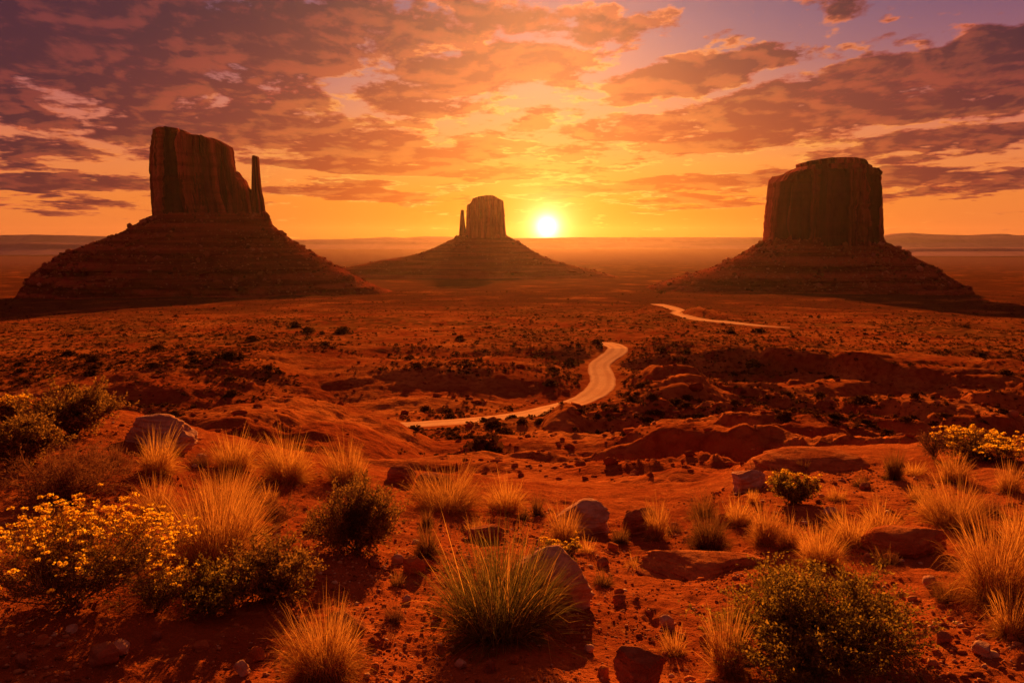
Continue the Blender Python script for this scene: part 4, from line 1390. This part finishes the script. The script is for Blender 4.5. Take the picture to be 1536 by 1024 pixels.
def scrub():
    rng = np.random.default_rng(21)
    n = 90000
    px = rng.uniform(-260, 1800, n)
    py = 436 + (690 - 436) * rng.uniform(0, 1, n) ** 1.5
    rows = np.linspace(430, 700, 400)
    dr = np.array([ground_at(CX, r, lo=60, hi=2400)[1] for r in rows])
    d = np.interp(py, rows, dr) * rng.uniform(.97, 1.03, n)
    x = (px - CX) / F * d; y = d
    dens = fb2(x, y, 120, 4, .55, 14.1) + .5 * fb2(x, y, 30, 3, .5, 3.3)
    keep = 2.2 * dens + rng.normal(0, .2, n) > -.16 - .25 * sstep(300, 700, d) + .30 * (1 - sstep(170, 330, d))
    rd = road_dist(x, y)
    keep &= rd > 8
    for (mx, my, dep, hw, sd) in MOUNDS[:7]:
        cx = (mx - CX) / F * dep
        keep &= ~((np.abs(x - cx) < hw / F * dep * 1.1) & (np.abs(y - dep) < sd * 1.6))
    x, y, d = x[keep], y[keep], d[keep]
    s = np.exp(rng.normal(math.log(.62), .5, len(x)))
    big = rng.uniform(0, 1, len(x)) < .02
    s[big] *= rng.uniform(1.8, 2.8, big.sum())
    s *= .75 - .1 * sstep(400, 900, d)
    z = ground_z(x, y)
    show = s / d * (np.abs((x / y) * F) < 790)
    o = np.argsort(-show)
    ind, rest = o[:270], o[270:]
    protos = [mesh_from('desert_bush', *clump_geo(40 + i, 210), M_SCRUB) for i in range(6)]
    first = None
    for k, i in enumerate(ind):
        ob = bpy.data.objects.new('desert_bush', protos[k % 6])
        ob.location = (x[i], y[i], z[i] - .05)
        ob.rotation_euler = (0, 0, rng.uniform(0, 6.28))
        ob.scale = (s[i] * rng.uniform(.85, 1.3), s[i] * rng.uniform(.85, 1.3), s[i] * rng.uniform(.75, 1.05))
        link(ob)
        tag(ob, 'dark rounded desert bush dotted on the red valley floor', 'bush', 'dark bushes dotted over the valley floor')
    for nm, sel, m, lab in (('scrub', rest[::2], M_SCRUB, 'dark low scrub spread over the valley floor'), ('dry_brush', rest[1::2], M_SCRUB2, 'pale dry brush and grass spread over the valley floor')):
        base = [clump_geo(90 + i, 26) for i in range(4)]
        VV, FF = [], []
        off = 0
        for b in range(4):
            q = sel[b::4]
            bv, bf = base[b]
            bv = bv.copy(); cc = bv.reshape(-1, 4, 3).mean(1, keepdims=True)
            bv = ((bv.reshape(-1, 4, 3) - cc) * 1.9 + cc).reshape(-1, 3)
            th = rng.uniform(0, 6.28, len(q))
            ca, sa = np.cos(th)[:, None], np.sin(th)[:, None]
            X = bv[None, :, 0] * ca - bv[None, :, 1] * sa; Y = bv[None, :, 0] * sa + bv[None, :, 1] * ca
            sz = s[q][:, None] * (1.0 if nm == 'scrub' else .75)
            V = np.stack([X * sz + x[q][:, None], Y * sz + y[q][:, None], bv[None, :, 2] * sz * .8 + z[q][:, None]], -1)
            VV.append(V.reshape(-1, 3)); FF.append((bf[None] + (np.arange(len(q)) * len(bv))[:, None, None]).reshape(-1, 4) + off)
            off += V.shape[0] * V.shape[1]
        tag(part(nm, np.concatenate(VV), np.concatenate(FF), m), lab, kind='stuff')
    print('scrub', len(x))


scrub()

# ------------------------------------------------------------------ evening haze over the valley
def build_haze():
    s = 16600.0
    lo, hi = -205.0, 215.0
    V = np.array([(x, y, z) for z in (lo, hi) for y in (-s, s) for x in (-s, s)], float)
    Fc = np.array([(0, 2, 3, 1), (4, 5, 7, 6), (0, 1, 5, 4), (2, 6, 7, 3), (0, 4, 6, 2), (1, 3, 7, 5)])
    m = bpy.data.materials.new('evening_air')
    m.use_nodes = True
    m.node_tree.nodes.clear()
    n = Nodes(m.node_tree)
    out = n.new('ShaderNodeOutputMaterial')
    vol = n.new('ShaderNodeVolumePrincipled')
    vol.inputs['Color'].default_value = (1.0, .62, .46, 1)
    vol.inputs['Density'].default_value = HAZE
    for q in ('Density Attribute', 'Color Attribute', 'Temperature Attribute'): vol.inputs[q].default_value = ''
    vol.inputs['Anisotropy'].default_value = .86
    n.l.new(vol.outputs[0], out.inputs['Volume'])
    return tag(part('haze', V, Fc, m), 'thin warm evening haze hanging over the valley', kind='stuff')


HAZE = 0.9e-5
build_haze()
